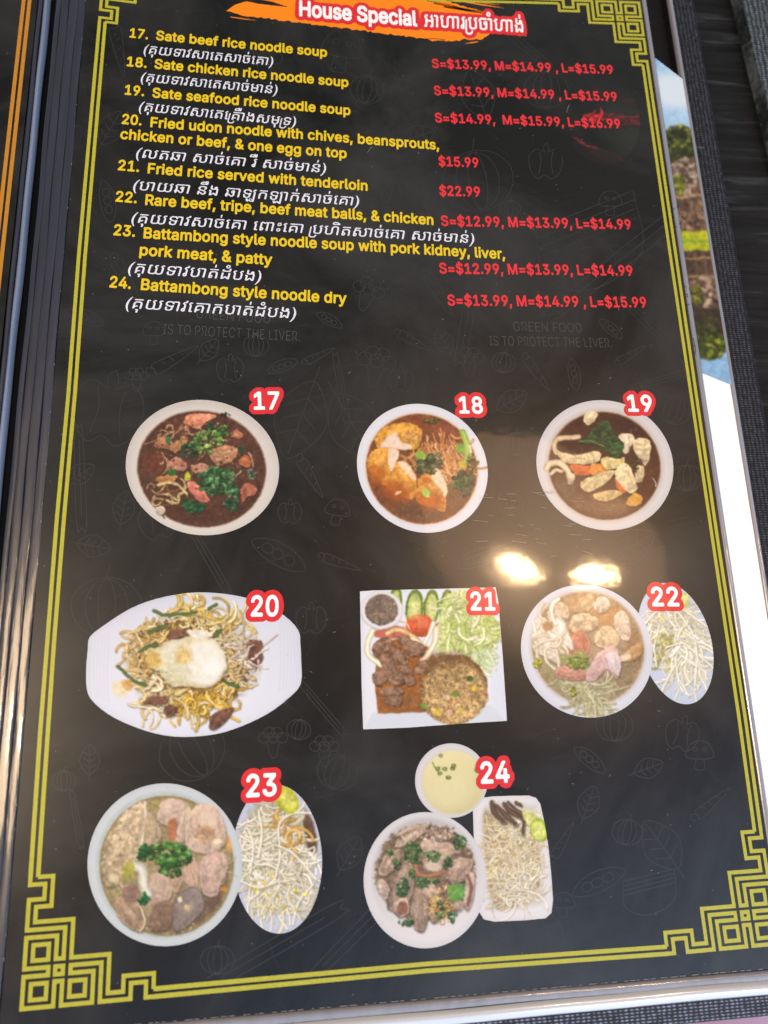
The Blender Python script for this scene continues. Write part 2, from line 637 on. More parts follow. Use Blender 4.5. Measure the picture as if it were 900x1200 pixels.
def fbm(h, w, cell, seed, octaves=4):
    rs = np.random.RandomState(seed)
    out = np.zeros((h, w)); amp = 1.0; tot = 0
    for k in range(octaves):
        gh, gw = int(h / cell) + 3, int(w / cell) + 3
        g = rs.rand(gh, gw)
        yy = np.arange(h) / cell; xx = np.arange(w) / cell
        yi = yy.astype(int); xi = xx.astype(int)
        fy = (yy - yi); fx = (xx - xi)
        fy = (fy * fy * (3 - 2 * fy))[:, None]; fx = (fx * fx * (3 - 2 * fx))[None, :]
        a = g[yi][:, xi]; b = g[yi][:, xi + 1]; c = g[yi + 1][:, xi]; d = g[yi + 1][:, xi + 1]
        out += amp * ((a * (1 - fx) + b * fx) * (1 - fy) + (c * (1 - fx) + d * fx) * fy)
        tot += amp; amp *= 0.55; cell = max(1.5, cell / 2)
    return out / tot


class Canvas:
    """print artwork; u, v run in the units of the enlargement it was measured on"""
    def __init__(s, ox, oy, k, w, h, base=(20, 20, 20), q=0.5, seed=1):
        s.ox, s.oy, s.k, s.q = ox, oy, k, q
        s.w, s.h = int(w * q), int(h * q)
        s.c = np.ones((s.h, s.w, 3)) * np.array(base, float)
        s.n1 = fbm(s.h, s.w, 26 , seed)
        s.n2 = fbm(s.h, s.w, 7, seed + 1, 3)
        s.n3 = fbm(s.h, s.w, 70, seed + 2, 3)
        s.r = random.Random(seed)

    def box(s, u0, v0, u1, v1):
        q = s.q
        a = max(0, int(u0 * q) - 1); b = min(s.w, int(u1 * q) + 2)
        c = max(0, int(v0 * q) - 1); d = min(s.h, int(v1 * q) + 2)
        if b <= a or d <= c:
            return None
        V, U = np.mgrid[c:d, a:b]
        return slice(c, d), slice(a, b), (U + .5) / q, (V + .5) / q

    def put(s, sl, alpha, col):
        a = alpha[..., None]
        s.c[sl] = s.c[sl] * (1 - a) + col * a

    def ell(s, cx, cy, rx, ry, rot=0, col=(255, 255, 255), soft=3, nz=0.0, tex=0.0, shade=0.0, rim=0.0, alpha=1.0):
        R = max(rx, ry) * (1 + nz) + soft * 2
        bx = s.box(cx - R, cy - R, cx + R, cy + R)
        if bx is None: return
        a, b, U, V = bx
        t = math.radians(rot); ct, st = math.cos(t), math.sin(t)
        X = (U - cx) * ct + (V - cy) * st; Y = -(U - cx) * st + (V - cy) * ct
        d = np.sqrt((X / rx) ** 2 + (Y / ry) ** 2)
        if nz: d = d + (s.n2[a, b] * 0.5 + s.n1[a, b] * 0.5 - 0.5) * nz * 2.2
        r = min(rx, ry)
        al = np.clip((1 - d) * r / soft + 0.5, 0, 1) * alpha
        if soft >= 24 and hasattr(s, 'mask'): al = al * s.mask[a, b]
        f = 1 + tex * (s.n2[a, b] - 0.5) * 2.4 - shade * (X * 0.3 + Y) / R - rim * np.clip(d, 0, 1) ** 6
        s.put((a, b), al, np.clip(np.array(col, float) * f[..., None], 0, 255))

    def poly(s, pts, col, soft=2.5, tex=0.0, shade=0.0, sm=True, rim=0.0, alpha=1.0, nz=0.0):
        P = np.array(crom(pts, 5, True) if sm else pts, float)
        u0, v0 = P.min(0) - soft * 2; u1, v1 = P.max(0) + soft * 2
        bx = s.box(u0, v0, u1, v1)
        if bx is None: return
        a, b, U, V = bx
        if nz:
            U = U + (s.n2[a, b] - 0.5) * nz; V = V + (s.n1[a, b] - 0.5) * nz
        ins = np.zeros(U.shape, bool); dist = np.full(U.shape, 1e9)
        for i in range(len(P)):
            x1, y1 = P[i - 1]; x2, y2 = P[i]
            if y1 != y2:
                cnd = ((y1 > V) != (y2 > V)) & (U < (x2 - x1) * (V - y1) / (y2 - y1) + x1)
                ins ^= cnd
            dx, dy = x2 - x1, y2 - y1; L = dx * dx + dy * dy + 1e-9
            t = np.clip(((U - x1) * dx + (V - y1) * dy) / L, 0, 1)
            dist = np.minimum(dist, (U - x1 - t * dx) ** 2 + (V - y1 - t * dy) ** 2)
        dist = np.sqrt(dist); sd = np.where(ins, dist, -dist)
        al = np.clip(sd / soft + 0.5, 0, 1) * alpha
        cy = (v0 + v1) / 2; hh = (v1 - v0) / 2
        f = 1 + tex * (s.n2[a, b] - 0.5) * 2.4 - shade * (V - cy) / hh - rim * np.exp(-np.clip(sd, 0, None) / (soft * 2.5))
        s.put((a, b), al, np.clip(np.array(col, float) * f[..., None], 0, 255))

    def line(s, pts, w, col, soft=1.6, round_=0.25, alpha=1.0, sm=True, taper=False):
        P = np.array(crom(pts, 5) if sm and len(pts) > 2 else pts, float)
        u0, v0 = P.min(0) - w - soft; u1, v1 = P.max(0) + w + soft
        bx = s.box(u0, v0, u1, v1)
        if bx is None: return
        a, b, U, V = bx
        D = np.full(U.shape, 1e9)
        for i in range(1, len(P)):
            x1, y1 = P[i - 1]; dx, dy = P[i] - P[i - 1]; L = dx * dx + dy * dy + 1e-9
            t = np.clip(((U - x1) * dx + (V - y1) * dy) / L, 0, 1)
            d = np.sqrt((U - x1 - t * dx) ** 2 + (V - y1 - t * dy) ** 2)
            if taper: d = d + w * 0.35 * abs(2 * (i / len(P)) - 1)
            D = np.minimum(D, d)
        al = np.clip((w / 2 - D) / soft + 0.5, 0, 1) * alpha
        f = 1 + round_ * (0.5 - np.clip(D / (w / 2), 0, 1))
        s.put((a, b), al, np.clip(np.array(col, float) * f[..., None], 0, 255))

    def noodles(s, cx, cy, rx, ry, n, length, w, cols, rot=0, spread=180, curl=0.5, shadow=(70, 55, 35), alpha=0.95):
        r = s.r
        for i in range(n):
            a = r.random() * 6.28; m = math.sqrt(r.random())
            X, Y = m * rx * math.cos(a), m * ry * math.sin(a)
            t = math.radians(rot); x = cx + X * math.cos(t) - Y * math.sin(t); y = cy + X * math.sin(t) + Y * math.cos(t)
            th = math.radians(rot + (r.random() - .5) * spread * 2)
            k = (r.random() - .5) * curl * 2
            L = length * (0.5 + r.random()); P = []
            for j in range(6):
                P.append((x, y)); x += math.cos(th) * L / 5; y += math.sin(th) * L / 5; th += k + (r.random() - .5) * 0.3
            ww = w * (0.75 + 0.5 * r.random())
            s.line([(p[0] + w * .3, p[1] + w * .45) for p in P], ww * 1.15, shadow, 2.5, 0, 0.45)
            c = np.array(r.choice(cols), float) * (0.86 + 0.22 * r.random())
            s.line(P, ww, c, 1.6, 0.3, alpha)

    def herbs(s, cx, cy, rx, ry, n, size, cols, rot=0):
        r = s.r
        n = int(n * 2.1)
        for i in range(n):
            a = r.random() * 6.28; m = math.sqrt(r.random())
            X, Y = m * rx * math.cos(a), m * ry * math.sin(a)
            t = math.radians(rot); x = cx + X * math.cos(t) - Y * math.sin(t); y = cy + X * math.sin(t) + Y * math.cos(t)
            z = size * 0.56 * (0.5 + 1.0 * r.random()); k = r.randint(4, 7); b = r.random() * 6
            P = [(x + z * (0.55 + 0.6 * r.random()) * math.cos(b + j * 6.28 / k), y + z * (0.45 + 0.5 * r.random()) * math.sin(b + j * 6.28 / k)) for j in range(k)]
            s.poly([(p[0] + 2, p[1] + 3) for p in P], (22, 28, 14), 3, alpha=0.55)
            c = np.array(r.choice(cols), float) * (0.7 + 0.45 * r.random()) * [1.02, 0.88, 0.94]
            s.poly(P, c, 2, 0.35, 0.15)
            s.line([P[0], (x, y), P[k // 2]], 1.6, np.minimum(c * 1.35, 255), 1.5, 0, 0.6)

    def rings(s, pts, rad, col=(90, 150, 60), inner=(170, 200, 120)):
        col = np.array(col) * [.85, .78, .85]; inner = np.array(inner) * 0.86; rad = rad * 0.85
        for (x, y) in pts:
            s.ell(x, y, rad, rad * .8, 0, col, 2, 0.15, 0.3)
            s.ell(x, y, rad * .5, rad * .38, 0, inner, 2, 0.1, 0.1, alpha=0.85)

    def meat(s, pts, col, fat=None, tex=0.22, shade=0.10, rim=0.05, shadow=0.45, nz=9):
        """a thin slice: soft shadow, mottled body, grain along its length, paler edge"""
        col = np.array(col, float); fat = np.array(fat if fat is not None else col * 1.22, float)
        s.poly([(p[0] + 2, p[1] + 6) for p in pts], col * 0.28, 9, alpha=shadow)
        s.poly(pts, col, 2.2, tex, shade, rim=rim, nz=nz)
        r = s.r; P = np.array(pts, float); c = P.mean(0); Q = P - c
        w, v = np.linalg.eigh(Q.T @ Q); d = v[:, 1]; e = v[:, 0]
        La = np.abs(Q @ d).max(); Lb = np.abs(Q @ e).max()
        for i in range(9):
            o = r.uniform(-.62, .62); k = math.sqrt(1 - o * o) * 0.72; t0, t1 = r.uniform(-1, -.1) * k, r.uniform(.1, 1) * k
            a0 = c + e * Lb * o + d * La * t0; a1 = c + e * Lb * (o + r.uniform(-.15, .15)) + d * La * t1
            mid = (a0 + a1) / 2 + e * r.uniform(-.12, .12) * Lb
            s.line([a0, mid, a1], r.uniform(1.5, 4.5), np.clip(fat if i % 2 else col * 0.72, 0, 255), 3, 0, 0.38)
        k0 = r.randrange(len(pts)); n = len(pts)
        edge = [pts[(k0 + j) % n] for j in range(max(3, n // 2 + 1))]
        edge = [tuple(c + (np.array(p) - c) * 0.93) for p in edge]
        s.line(edge, 3.2, np.clip(fat * 1.06, 0, 255), 2.5, 0, 0.6)
        s.ell(*(c + e * Lb * r.uniform(-.3, .3) - np.array([La * .1, Lb * .2])), La * 0.3, Lb * 0.22, math.degrees(math.atan2(d[1], d[0])), np.clip(fat * 1.08, 0, 255), 10, 0.3, 0.1, alpha=0.35)

    def crumbs(s, cx, cy, rx, ry, n, size, cols, alpha=0.9):
        r = s.r
        for i in range(n):
            a = r.random() * 6.28; m = math.sqrt(r.random())
            x, y = cx + m * rx * math.cos(a), cy + m * ry * math.sin(a)
            c = np.array(r.choice(cols), float) * (0.8 + 0.4 * r.random())
            s.ell(x, y, size * r.uniform(.5, 1.4), size * r.uniform(.35, .8), r.uniform(0, 180), c, 1.8, 0.25, 0.2, alpha=alpha)

    def finish(s, warp=6.5, blur=0.5, grain=0.085):
        warp = getattr(s, 'warp', warp); blur = getattr(s, 'blur', blur); grain = getattr(s, 'grain', grain)
        """break up the shapes, soften to print resolution, add grain"""
        s.done = True
        h, w = s.h, s.w
        A = warp * s.q
        a1 = fbm(h, w, 16 * s.q * 2, 901, 3) - .5; a2 = fbm(h, w, 16 * s.q * 2, 902, 3) - .5
        b1 = fbm(h, w, 5 * s.q * 2, 903, 2) - .5; b2 = fbm(h, w, 5 * s.q * 2, 904, 2) - .5
        V, U = np.mgrid[0:h, 0:w].astype(float)
        m = getattr(s, 'mask', 1.0)
        U = np.clip(U + (a1 * A * 2.2 + b1 * A * 1.2) * m, 0, w - 1.001); V = np.clip(V + (a2 * A * 2.2 + b2 * A * 1.2) * m, 0, h - 1.001)
        ui = U.astype(int); vi = V.astype(int); fu = (U - ui)[..., None]; fv = (V - vi)[..., None]
        c = s.c
        c = (c[vi, ui] * (1 - fu) + c[vi, ui + 1] * fu) * (1 - fv) + (c[vi + 1, ui] * (1 - fu) + c[vi + 1, ui + 1] * fu) * fv
        g = (fbm(h, w, 4, 905, 2) - .5) * 1.2 + (fbm(h, w, 14, 906, 2) - .5) * 1.0
        mm = m if np.isscalar(m) else m
        sat = 1 - np.clip((c.min(-1) - 150) / 40, 0, 1)
        c = c * (1 + (grain * 2.2 * g * sat)[..., None])
        sg = blur * s.k * s.q
        r = int(sg * 2.5) + 1
        kx = np.exp(-np.arange(-r, r + 1) ** 2 / (2 * sg * sg)); kx /= kx.sum()
        p = np.pad(c, ((r, r), (0, 0), (0, 0)), 'edge'); c = sum(kx[i] * p[i:i + h] for i in range(2 * r + 1))
        p = np.pad(c, ((0, 0), (r, r), (0, 0)), 'edge'); c = sum(kx[i] * p[:, i:i + w] for i in range(2 * r + 1))
        s.c = np.clip(c, 0, 255)

    def keep_rim(s, cx, cy, rx, ry, rot=0):
        """region whose content may be broken up; the smooth china outside it stays as drawn"""
        V, U = np.mgrid[0:s.h, 0:s.w]; U = (U + .5) / s.q; V = (V + .5) / s.q
        t = math.radians(rot); ct, st = math.cos(t), math.sin(t)
        d = np.sqrt((((U - cx) * ct + (V - cy) * st) / rx) ** 2 + ((-(U - cx) * st + (V - cy) * ct) / ry) ** 2)
        s.mask = np.clip((1 - d) * 12, 0, 1)

    def sample(s, px, py):
        if not getattr(s, 'done', False):
            s.finish()
        u = (px - s.ox) * s.k * s.q - .5; v = (py - s.oy) * s.k * s.q - .5
        u = np.clip(u, 0, s.w - 1.001); v = np.clip(v, 0, s.h - 1.001)
        ui = u.astype(int); vi = v.astype(int); fu = (u - ui)[..., None]; fv = (v - vi)[..., None]
        c = s.c
        return (c[vi, ui] * (1 - fu) + c[vi, ui + 1] * fu) * (1 - fv) + (c[vi + 1, ui] * (1 - fu) + c[vi + 1, ui + 1] * fu) * fv


GAIN = 0.84


def picture(cv, outline, name, h, parent, label=None, step=0.75, mat=None):
    """mesh of the cut-out picture on the page: a square grid bent into the outline (zoom units)"""
    O = np.array(outline, float)
    c = O.mean(0) if len(O) < 12 else (O.max(0) + O.min(0)) / 2
    rel = O - c
    th = np.arctan2(rel[:, 1], rel[:, 0]); rr = np.hypot(rel[:, 0], rel[:, 1])
    o = np.argsort(th); th = th[o]; rr = rr[o]
    # dense star-shaped outline as a function of the angle
    X0 = rr * np.cos(th); Y0 = rr * np.sin(th)
    X1 = np.roll(X0, -1); Y1 = np.roll(Y0, -1)
    size = rr.max() * 2 / cv.k
    n = int(min(260, max(60, size / step)))
    g = np.linspace(-1, 1, n + 1)
    A, B = np.meshgrid(g, g)
    R = np.maximum(abs(A), abs(B)); T = np.where(R > 0, 0.0, 0.0)
    with np.errstate(divide='ignore', invalid='ignore'):
        T = np.where(abs(A) >= abs(B), np.pi / 4 * (B / A), np.pi / 2 - np.pi / 4 * (A / B))
    T = np.where((abs(A) >= abs(B)) & (A < 0), T + np.pi, T)
    T = np.where((abs(A) < abs(B)) & (B < 0), T + np.pi, T)
    T = np.nan_to_num(T)
    T = (T + np.pi) % (2 * np.pi) - np.pi
    ct, st = np.cos(T), np.sin(T)
    # ray / segment intersection radius
    idx = (np.searchsorted(th, T.ravel()) - 1) % len(th)
    ax, ay, bx_, by_ = X0[idx], Y0[idx], X1[idx], Y1[idx]
    ex, ey = bx_ - ax, by_ - ay
    den = ct.ravel() * ey - st.ravel() * ex
    rad = (ax * ey - ay * ex) / np.where(abs(den) < 1e-9, 1e-9, den)
    rad = rad.reshape(T.shape) * R
    U = c[0] + rad * ct; V = c[1] + rad * st
    px = cv.ox + U / cv.k; py = cv.oy + V / cv.k
    P = pg_arr(px, py, 0.0); P[..., 2] = h
    colr = lin(cv.sample(px, py)) * GAIN
    N = n + 1
    i = np.arange(n)[:, None] * N + np.arange(n)[None, :]
    Fc = np.stack([i, i + N, i + N + 1, i + 1], -1).reshape(-1, 4)
    me = grid_mesh(P.reshape(-1, 3), Fc, colr.reshape(-1, 3))
    return link(name, me, mat or M_PIC, parent, label)


def grid_mesh(P, Fc, colr):
    me = bpy.data.meshes.new('picture')
    me.vertices.add(len(P)); me.vertices.foreach_set('co', P.astype(np.float32).ravel())
    me.loops.add(Fc.size); me.loops.foreach_set('vertex_index', Fc.astype(np.int32).ravel())
    me.polygons.add(len(Fc)); me.polygons.foreach_set('loop_start', np.arange(0, Fc.size, 4, dtype=np.int32))
    me.update(calc_edges=True)
    at = me.color_attributes.new('ink', 'FLOAT_COLOR', 'POINT')
    at.data.foreach_set('color', np.c_[np.clip(colr, 0, 1), np.ones(len(colr))].astype(np.float32).ravel())
    return me


def eo(cx, cy, rx, ry, rot=0, n=96):
    t = math.radians(rot)
    return [(cx + rx * math.cos(a) * math.cos(t) - ry * math.sin(a) * math.sin(t), cy + rx * math.cos(a) * math.sin(t) + ry * math.sin(a) * math.cos(t))
            for a in np.linspace(0, 2 * math.pi, n, endpoint=False)]


# ------------------------------------------------------------------ artwork of each dish (units: enlargement pixels)
GRN = [(70, 120, 52), (46, 96, 48), (98, 150, 70), (36, 78, 42)]
DGRN = [(40, 92, 55), (30, 70, 45), (60, 115, 65)]
SPR = [(232, 228, 212), (214, 210, 190), (240, 238, 230), (222, 220, 196), (200, 196, 170)]

# 17
c = cv17 = Canvas(140, 440, 4.286, 900, 857, (205, 201, 198), seed=17)
c.keep_rim(413, 471, 322, 290, 10)
c.ell(417, 463, 386, 339, 8, (214, 210, 206), 4, rim=0.12, shade=-0.03)
c.ell(417, 466, 350, 308, 9, (200, 195, 192), 16, alpha=0.6)
c.ell(413, 470, 327, 295, 10, (150, 128, 112), 4, 0.01)
c.ell(413, 471, 321, 289, 10, (80, 54, 44), 5, 0.012, 0.18, -0.06)
for x, y, rx, ry, col in [(180, 440, 70, 60, (112, 60, 44)), (620, 300, 80, 70, (98, 58, 52)), (430, 700, 150, 60, (74, 46, 38)), (250, 640, 90, 60, (80, 46, 34)), (640, 620, 80, 90, (72, 44, 40)), (300, 240, 90, 50, (104, 62, 48))]:
    c.ell(x, y, rx, ry, 0, col, 40, 0.2, 0.2, alpha=0.6)
c.crumbs(410, 470, 310, 280, 260, 5, [(130, 84, 62), (70, 40, 34), (150, 110, 80)], 0.4)
c.noodles(260, 330, 90, 60, 16, 60, 9, [(176, 142, 104), (150, 110, 78)], curl=0.9, shadow=(50, 28, 20))
c.noodles(250, 590, 90, 70, 14, 70, 10, [(190, 165, 120), (160, 130, 90), (120, 82, 60)], curl=0.8, shadow=(50, 28, 20))
c.meat([(322, 225), (345, 198), (400, 192), (455, 196), (488, 205), (470, 222), (430, 238), (410, 268), (375, 268), (335, 250)], (204, 132, 104), (230, 170, 150))
c.meat([(552, 292), (590, 272), (622, 295), (612, 318), (575, 312)], (176, 112, 78), (214, 160, 130))
c.meat([(595, 422), (640, 395), (664, 440), (645, 462), (610, 450)], (180, 104, 66), (220, 150, 110))
c.meat([(176, 352), (200, 315), (245, 312), (270, 340), (262, 372), (215, 368)], (150, 100, 70), (200, 160, 120))
c.meat([(250, 360), (300, 325), (348, 322), (330, 350), (300, 372), (280, 390)], (160, 112, 76), (196, 150, 110))
c.meat([(250, 440), (285, 412), (325, 432), (340, 470), (310, 482), (270, 470)], (172, 116, 96), (205, 160, 140))
c.meat([(450, 400), (490, 360), (550, 352), (590, 375), (585, 415), (540, 440), (490, 445)], (164, 120, 90), (205, 165, 130), tex=0.4)
c.meat([(360, 455), (400, 440), (450, 450), (440, 480), (380, 488)], (170, 125, 104), (200, 160, 140))
c.meat([(345, 545), (380, 538), (430, 590), (452, 630), (410, 636), (368, 600)], (196, 112, 98), (226, 160, 150))
c.meat([(612, 560), (650, 542), (688, 565), (680, 600), (640, 612), (618, 640), (608, 610)], (150, 88, 70), (200, 150, 120), tex=0.35)
c.meat([(185, 520), (240, 500), (290, 510), (280, 528), (210, 545)], (170, 118, 72), (200, 160, 110))
c.meat([(185, 665), (215, 655), (232, 680), (212, 700), (188, 690)], (208, 190, 170), (225, 215, 200))
c.line([(190, 550), (240, 540), (290, 548), (338, 595)], 14, (196, 178, 124))
c.line([(300, 600), (290, 640), (240, 625)], 13, (176, 160, 110))
c.line([(215, 390), (245, 440), (250, 470)], 5, (200, 160, 120))
c.line([(612, 475), (575, 520), (570, 560), (545, 612)], 6, (200, 180, 140))
c.line([(650, 385), (668, 430), (672, 460)], 5, (220, 180, 150))
c.ell(344, 510, 16, 24, 10, (178, 190, 60), 3, 0.1)
c.crumbs(400, 400, 230, 180, 120, 7, [(190, 150, 120), (60, 36, 28), (150, 90, 66), (206, 180, 150)], 0.7)
c.noodles(380, 420, 200, 170, 16, 50, 4, [(206, 180, 140), (180, 140, 100)], curl=.9, shadow=(50, 28, 20))
c.herbs(440, 330, 80, 60, 40, 22, [(110, 165, 80), (88, 146, 70), (136, 186, 96)], -20)
c.herbs(460, 250, 22, 20, 8, 16, DGRN)
c.herbs(530, 280, 40, 26, 14, 15, GRN)
c.herbs(350, 375, 40, 40, 20, 15, DGRN)
c.herbs(490, 530, 95, 75, 70, 22, [(48, 108, 60), (62, 128, 72), (90, 152, 92), (34, 84, 50)])
c.herbs(560, 600, 40, 70, 26, 18, [(48, 100, 60), (80, 130, 84)])
c.herbs(365, 655, 55, 36, 22, 20, [(30, 84, 48), (44, 100, 56)])
c.herbs(555, 655, 30, 36, 12, 16, [(34, 84, 50)])
c.herbs(665, 495, 24, 26, 10, 12, [(70, 110, 80), (130, 160, 130)])
c.herbs(530, 195, 26, 8, 8, 10, [(44, 56, 36)])
c.herbs(610, 370, 16, 24, 8, 12, DGRN)
c.ell(247, 325, 17, 16, 0, (60, 104, 60), 3, 0.1); c.ell(263, 488, 23, 18, 0, (56, 96, 52), 3, 0.1)

# 18
c = cv18 = Canvas(400, 440, 4.5, 900, 900, (215, 218, 228), seed=18)
c.keep_rim(424, 494, 298, 284, 40)
c.ell(427, 490, 356, 328, 40, (222, 226, 238), 4, rim=0.08)
c.ell(425, 492, 318, 300, 40, (206, 202, 206), 18, alpha=0.7)
c.ell(424, 493, 302, 288, 40, (196, 160, 122), 5)
c.ell(424, 494, 297, 283, 40, (118, 72, 46), 6, 0.012, 0.15, 0.0)
for x, y, rx, ry, col in [(400, 240, 140, 40, (130, 66, 46)), (560, 280, 80, 50, (134, 74, 56)), (230, 600, 90, 80, (108, 58, 38)), (400, 730, 150, 60, (98, 70, 52)), (640, 640, 90, 100, (110, 82, 58)), (160, 470, 40, 90, (140, 74, 40))]:
    c.ell(x, y, rx, ry, 0, col, 40, 0.2, 0.15, alpha=0.75)
c.crumbs(430, 490, 285, 270, 200, 4, [(190, 120, 70), (110, 56, 34), (212, 160, 100)], 0.35)
c.noodles(500, 360, 80, 110, 56, 130, 9, [(206, 150, 96), (190, 128, 76), (222, 176, 128), (172, 108, 66)], rot=70, spread=35, curl=0.5, shadow=(120, 60, 34))
c.noodles(570, 430, 50, 90, 34, 120, 8, [(206, 150, 96), (214, 168, 116), (180, 120, 70)], rot=80, spread=25, curl=0.4, shadow=(110, 60, 34))
c.noodles(360, 425, 60, 30, 14, 80, 8, [(190, 128, 80), (206, 150, 100)], rot=10, spread=40, shadow=(110, 60, 34))
c.meat([(180, 330), (205, 285), (265, 258), (340, 252), (405, 268), (430, 300), (415, 370), (370, 392), (280, 386), (195, 385), (178, 360)], (206, 148, 62), (226, 176, 96), tex=0.25, rim=0.2)
c.poly([(205, 380), (240, 330), (285, 302), (318, 345), (370, 375), (330, 392), (260, 388)], (226, 204, 196), 8, 0.08, alpha=0.9)
c.ell(380, 325, 44, 34, 20, (196, 150, 92), 14, 0.3, 0.35, alpha=0.7)
c.meat([(140, 430), (175, 392), (235, 384), (302, 392), (300, 450), (262, 530), (225, 552), (170, 530), (135, 490)], (212, 152, 66), (230, 180, 100), rim=0.2)
c.ell(180, 520, 60, 50, 20, (176, 96, 36), 30, 0.2, alpha=0.8)
c.poly([(248, 392), (300, 394), (300, 440), (262, 510), (252, 470)], (228, 208, 196), 7, 0.08, alpha=0.9)
c.meat([(212, 560), (262, 515), (300, 455), (345, 460), (385, 510), (395, 570), (388, 645), (340, 650), (260, 600)], (208, 144, 64), (230, 180, 104), rim=0.2)
c.poly([(300, 460), (340, 460), (385, 515), (392, 560), (350, 520)], (230, 210, 196), 8, 0.08, alpha=0.85)
c.ell(290, 610, 80, 44, 25, (164, 84, 34), 30, 0.2, alpha=0.85)
c.meat([(395, 660), (400, 560), (430, 520), (495, 487), (535, 520), (556, 580), (552, 680), (540, 722), (480, 700)], (204, 138, 66), (228, 178, 104), rim=0.2)
c.poly([(492, 488), (535, 522), (556, 580), (552, 640), (520, 600), (480, 545)], (230, 212, 190), 9, 0.12, alpha=0.9)
c.ell(470, 660, 66, 50, 20, (166, 84, 32), 28, 0.2, alpha=0.8)
c.ell(300, 618, 16, 7, -25, (230, 190, 150), 3); c.ell(450, 555, 26, 18, 20, (190, 112, 48), 4, 0.1)
c.herbs(470, 236, 46, 14, 14, 14, [(96, 106, 48), (120, 110, 60)])
c.herbs(455, 470, 74, 50, 44, 20, [(70, 90, 56), (96, 116, 66), (60, 74, 48)])
c.rings([(470, 430), (430, 470), (480, 480), (440, 500), (400, 440), (510, 420)], 22, (96, 118, 70), (150, 150, 110))
c.poly([(392, 405), (420, 400), (450, 425), (432, 446), (398, 430)], (146, 178, 66), 3, 0.1)
c.poly([(428, 598), (445, 596), (466, 616), (456, 642), (428, 632)], (160, 190, 90), 3, 0.1)
c.line([(640, 300), (662, 360), (660, 420), (650, 470)], 34, (148, 176, 80), 3, 0.3)
c.line([(676, 370), (684, 420), (674, 480)], 12, (206, 206, 170), 3, 0.3)
c.ell(628, 385, 22, 26, 0, (110, 160, 60), 4, 0.15, 0.2); c.ell(642, 470, 24, 16, 20, (190, 170, 60), 4, 0.15)
c.herbs(690, 460, 30, 50, 26, 14, [(110, 116, 54), (90, 92, 46), (140, 140, 80)])
c.herbs(640, 560, 56, 50, 36, 22, [(56, 96, 58), (74, 120, 74), (44, 74, 46)])
c.herbs(650, 615, 30, 22, 12, 14, [(86, 106, 76)])

# 19
c = cv19 = Canvas(600, 440, 4.5, 900, 900, (205, 203, 206), seed=19)
c.warp = 3.8
c.keep_rim(487, 478, 296, 281, 25)
c.ell(489, 474, 366, 338, 25, (214, 212, 216), 4, rim=0.1)
c.ell(487, 476, 318, 302, 25, (188, 178, 172), 22, alpha=0.75)
c.ell(487, 477, 300, 284, 25, (142, 112, 86), 5)
c.ell(487, 478, 294, 279, 25, (74, 44, 34), 6, 0.012, 0.15, -0.1)
for x, y, rx, ry, col in [(330, 270, 90, 50, (66, 34, 26)), (640, 260, 90, 50, (56, 32, 26)), (690, 560, 70, 90, (86, 46, 30)), (450, 680, 170, 60, (104, 76, 54)), (270, 600, 70, 60, (100, 80, 62)), (310, 370, 70, 30, (50, 26, 22)), (540, 700, 120, 40, (120, 88, 60))]:
    c.ell(x, y, rx, ry, 0, col, 40, 0.2, 0.15, alpha=0.75)
c.crumbs(480, 480, 285, 270, 160, 4, [(130, 92, 60), (60, 34, 26), (160, 126, 90)], 0.35)
SQU = (206, 186, 146)
c.meat([(378, 245), (385, 205), (415, 188), (450, 198), (440, 235), (405, 262)], (212, 190, 150), (240, 230, 210))
c.meat([(345, 350), (400, 310), (450, 262), (500, 238), (522, 260), (520, 300), (560, 330), (585, 370), (575, 420), (530, 435), (490, 380), (420, 362)], (46, 72, 40), (66, 100, 58), tex=0.35)
c.herbs(540, 375, 46, 44, 30, 26, [(52, 96, 50), (66, 118, 62), (40, 76, 42)]); c.line([(350, 350), (420, 345), (480, 372)], 6, (110, 120, 70))
c.herbs(480, 300, 46, 40, 14, 26, [(40, 66, 38), (52, 80, 44)])
c.line([(232, 408), (222, 370), (240, 335), (290, 328), (352, 324)], 28, (196, 168, 136), 3, 0.4)
c.meat([(236, 400), (270, 408), (340, 420), (420, 402), (460, 405), (466, 440), (440, 458), (370, 468), (290, 465), (255, 440)], SQU, (228, 214, 180))
for x in (330, 360, 395, 425): c.line([(x, 412), (x + 8, 460)], 5, (170, 146, 100), 4, 0, 0.6)
c.meat([(305, 475), (350, 472), (410, 480), (408, 520), (350, 528), (325, 510)], (198, 92, 46), (220, 130, 80))
c.meat([(412, 470), (450, 462), (486, 476), (520, 500), (470, 520), (415, 520)], (206, 130, 60), (224, 160, 90))
c.meat([(468, 445), (500, 432), (560, 440), (594, 432), (585, 465), (540, 490), (490, 492)], (214, 192, 130), (234, 220, 170))
c.line([(182, 490), (200, 465), (250, 462), (290, 500), (310, 560)], 34, (204, 184, 150), 3, 0.4)
c.line([(205, 520), (230, 498), (262, 508)], 20, (196, 176, 144), 3, 0.4)
for k in range(6): c.line([(196 + k * 14, 452), (204 + k * 14, 470)], 8, (214, 196, 166), 2, .3)
c.meat([(290, 572), (300, 520), (330, 520), (330, 550), (305, 575)], (196, 180, 150))
c.meat([(362, 568), (400, 540), (460, 515), (520, 500), (545, 510), (500, 560), (440, 600), (400, 615), (368, 600)], (198, 178, 132), (224, 206, 164), tex=0.3)
c.meat([(428, 630), (470, 612), (530, 605), (580, 615), (560, 640), (500, 665), (445, 655)], (188, 158, 106), (220, 200, 150), tex=0.35)
c.meat([(545, 500), (580, 460), (620, 475), (645, 540), (660, 600), (625, 625), (580, 590), (550, 550)], (214, 194, 152), (236, 224, 190))
c.poly([(542, 540), (560, 560), (600, 610), (580, 618), (552, 590)], (196, 104, 50), 5, 0.1)
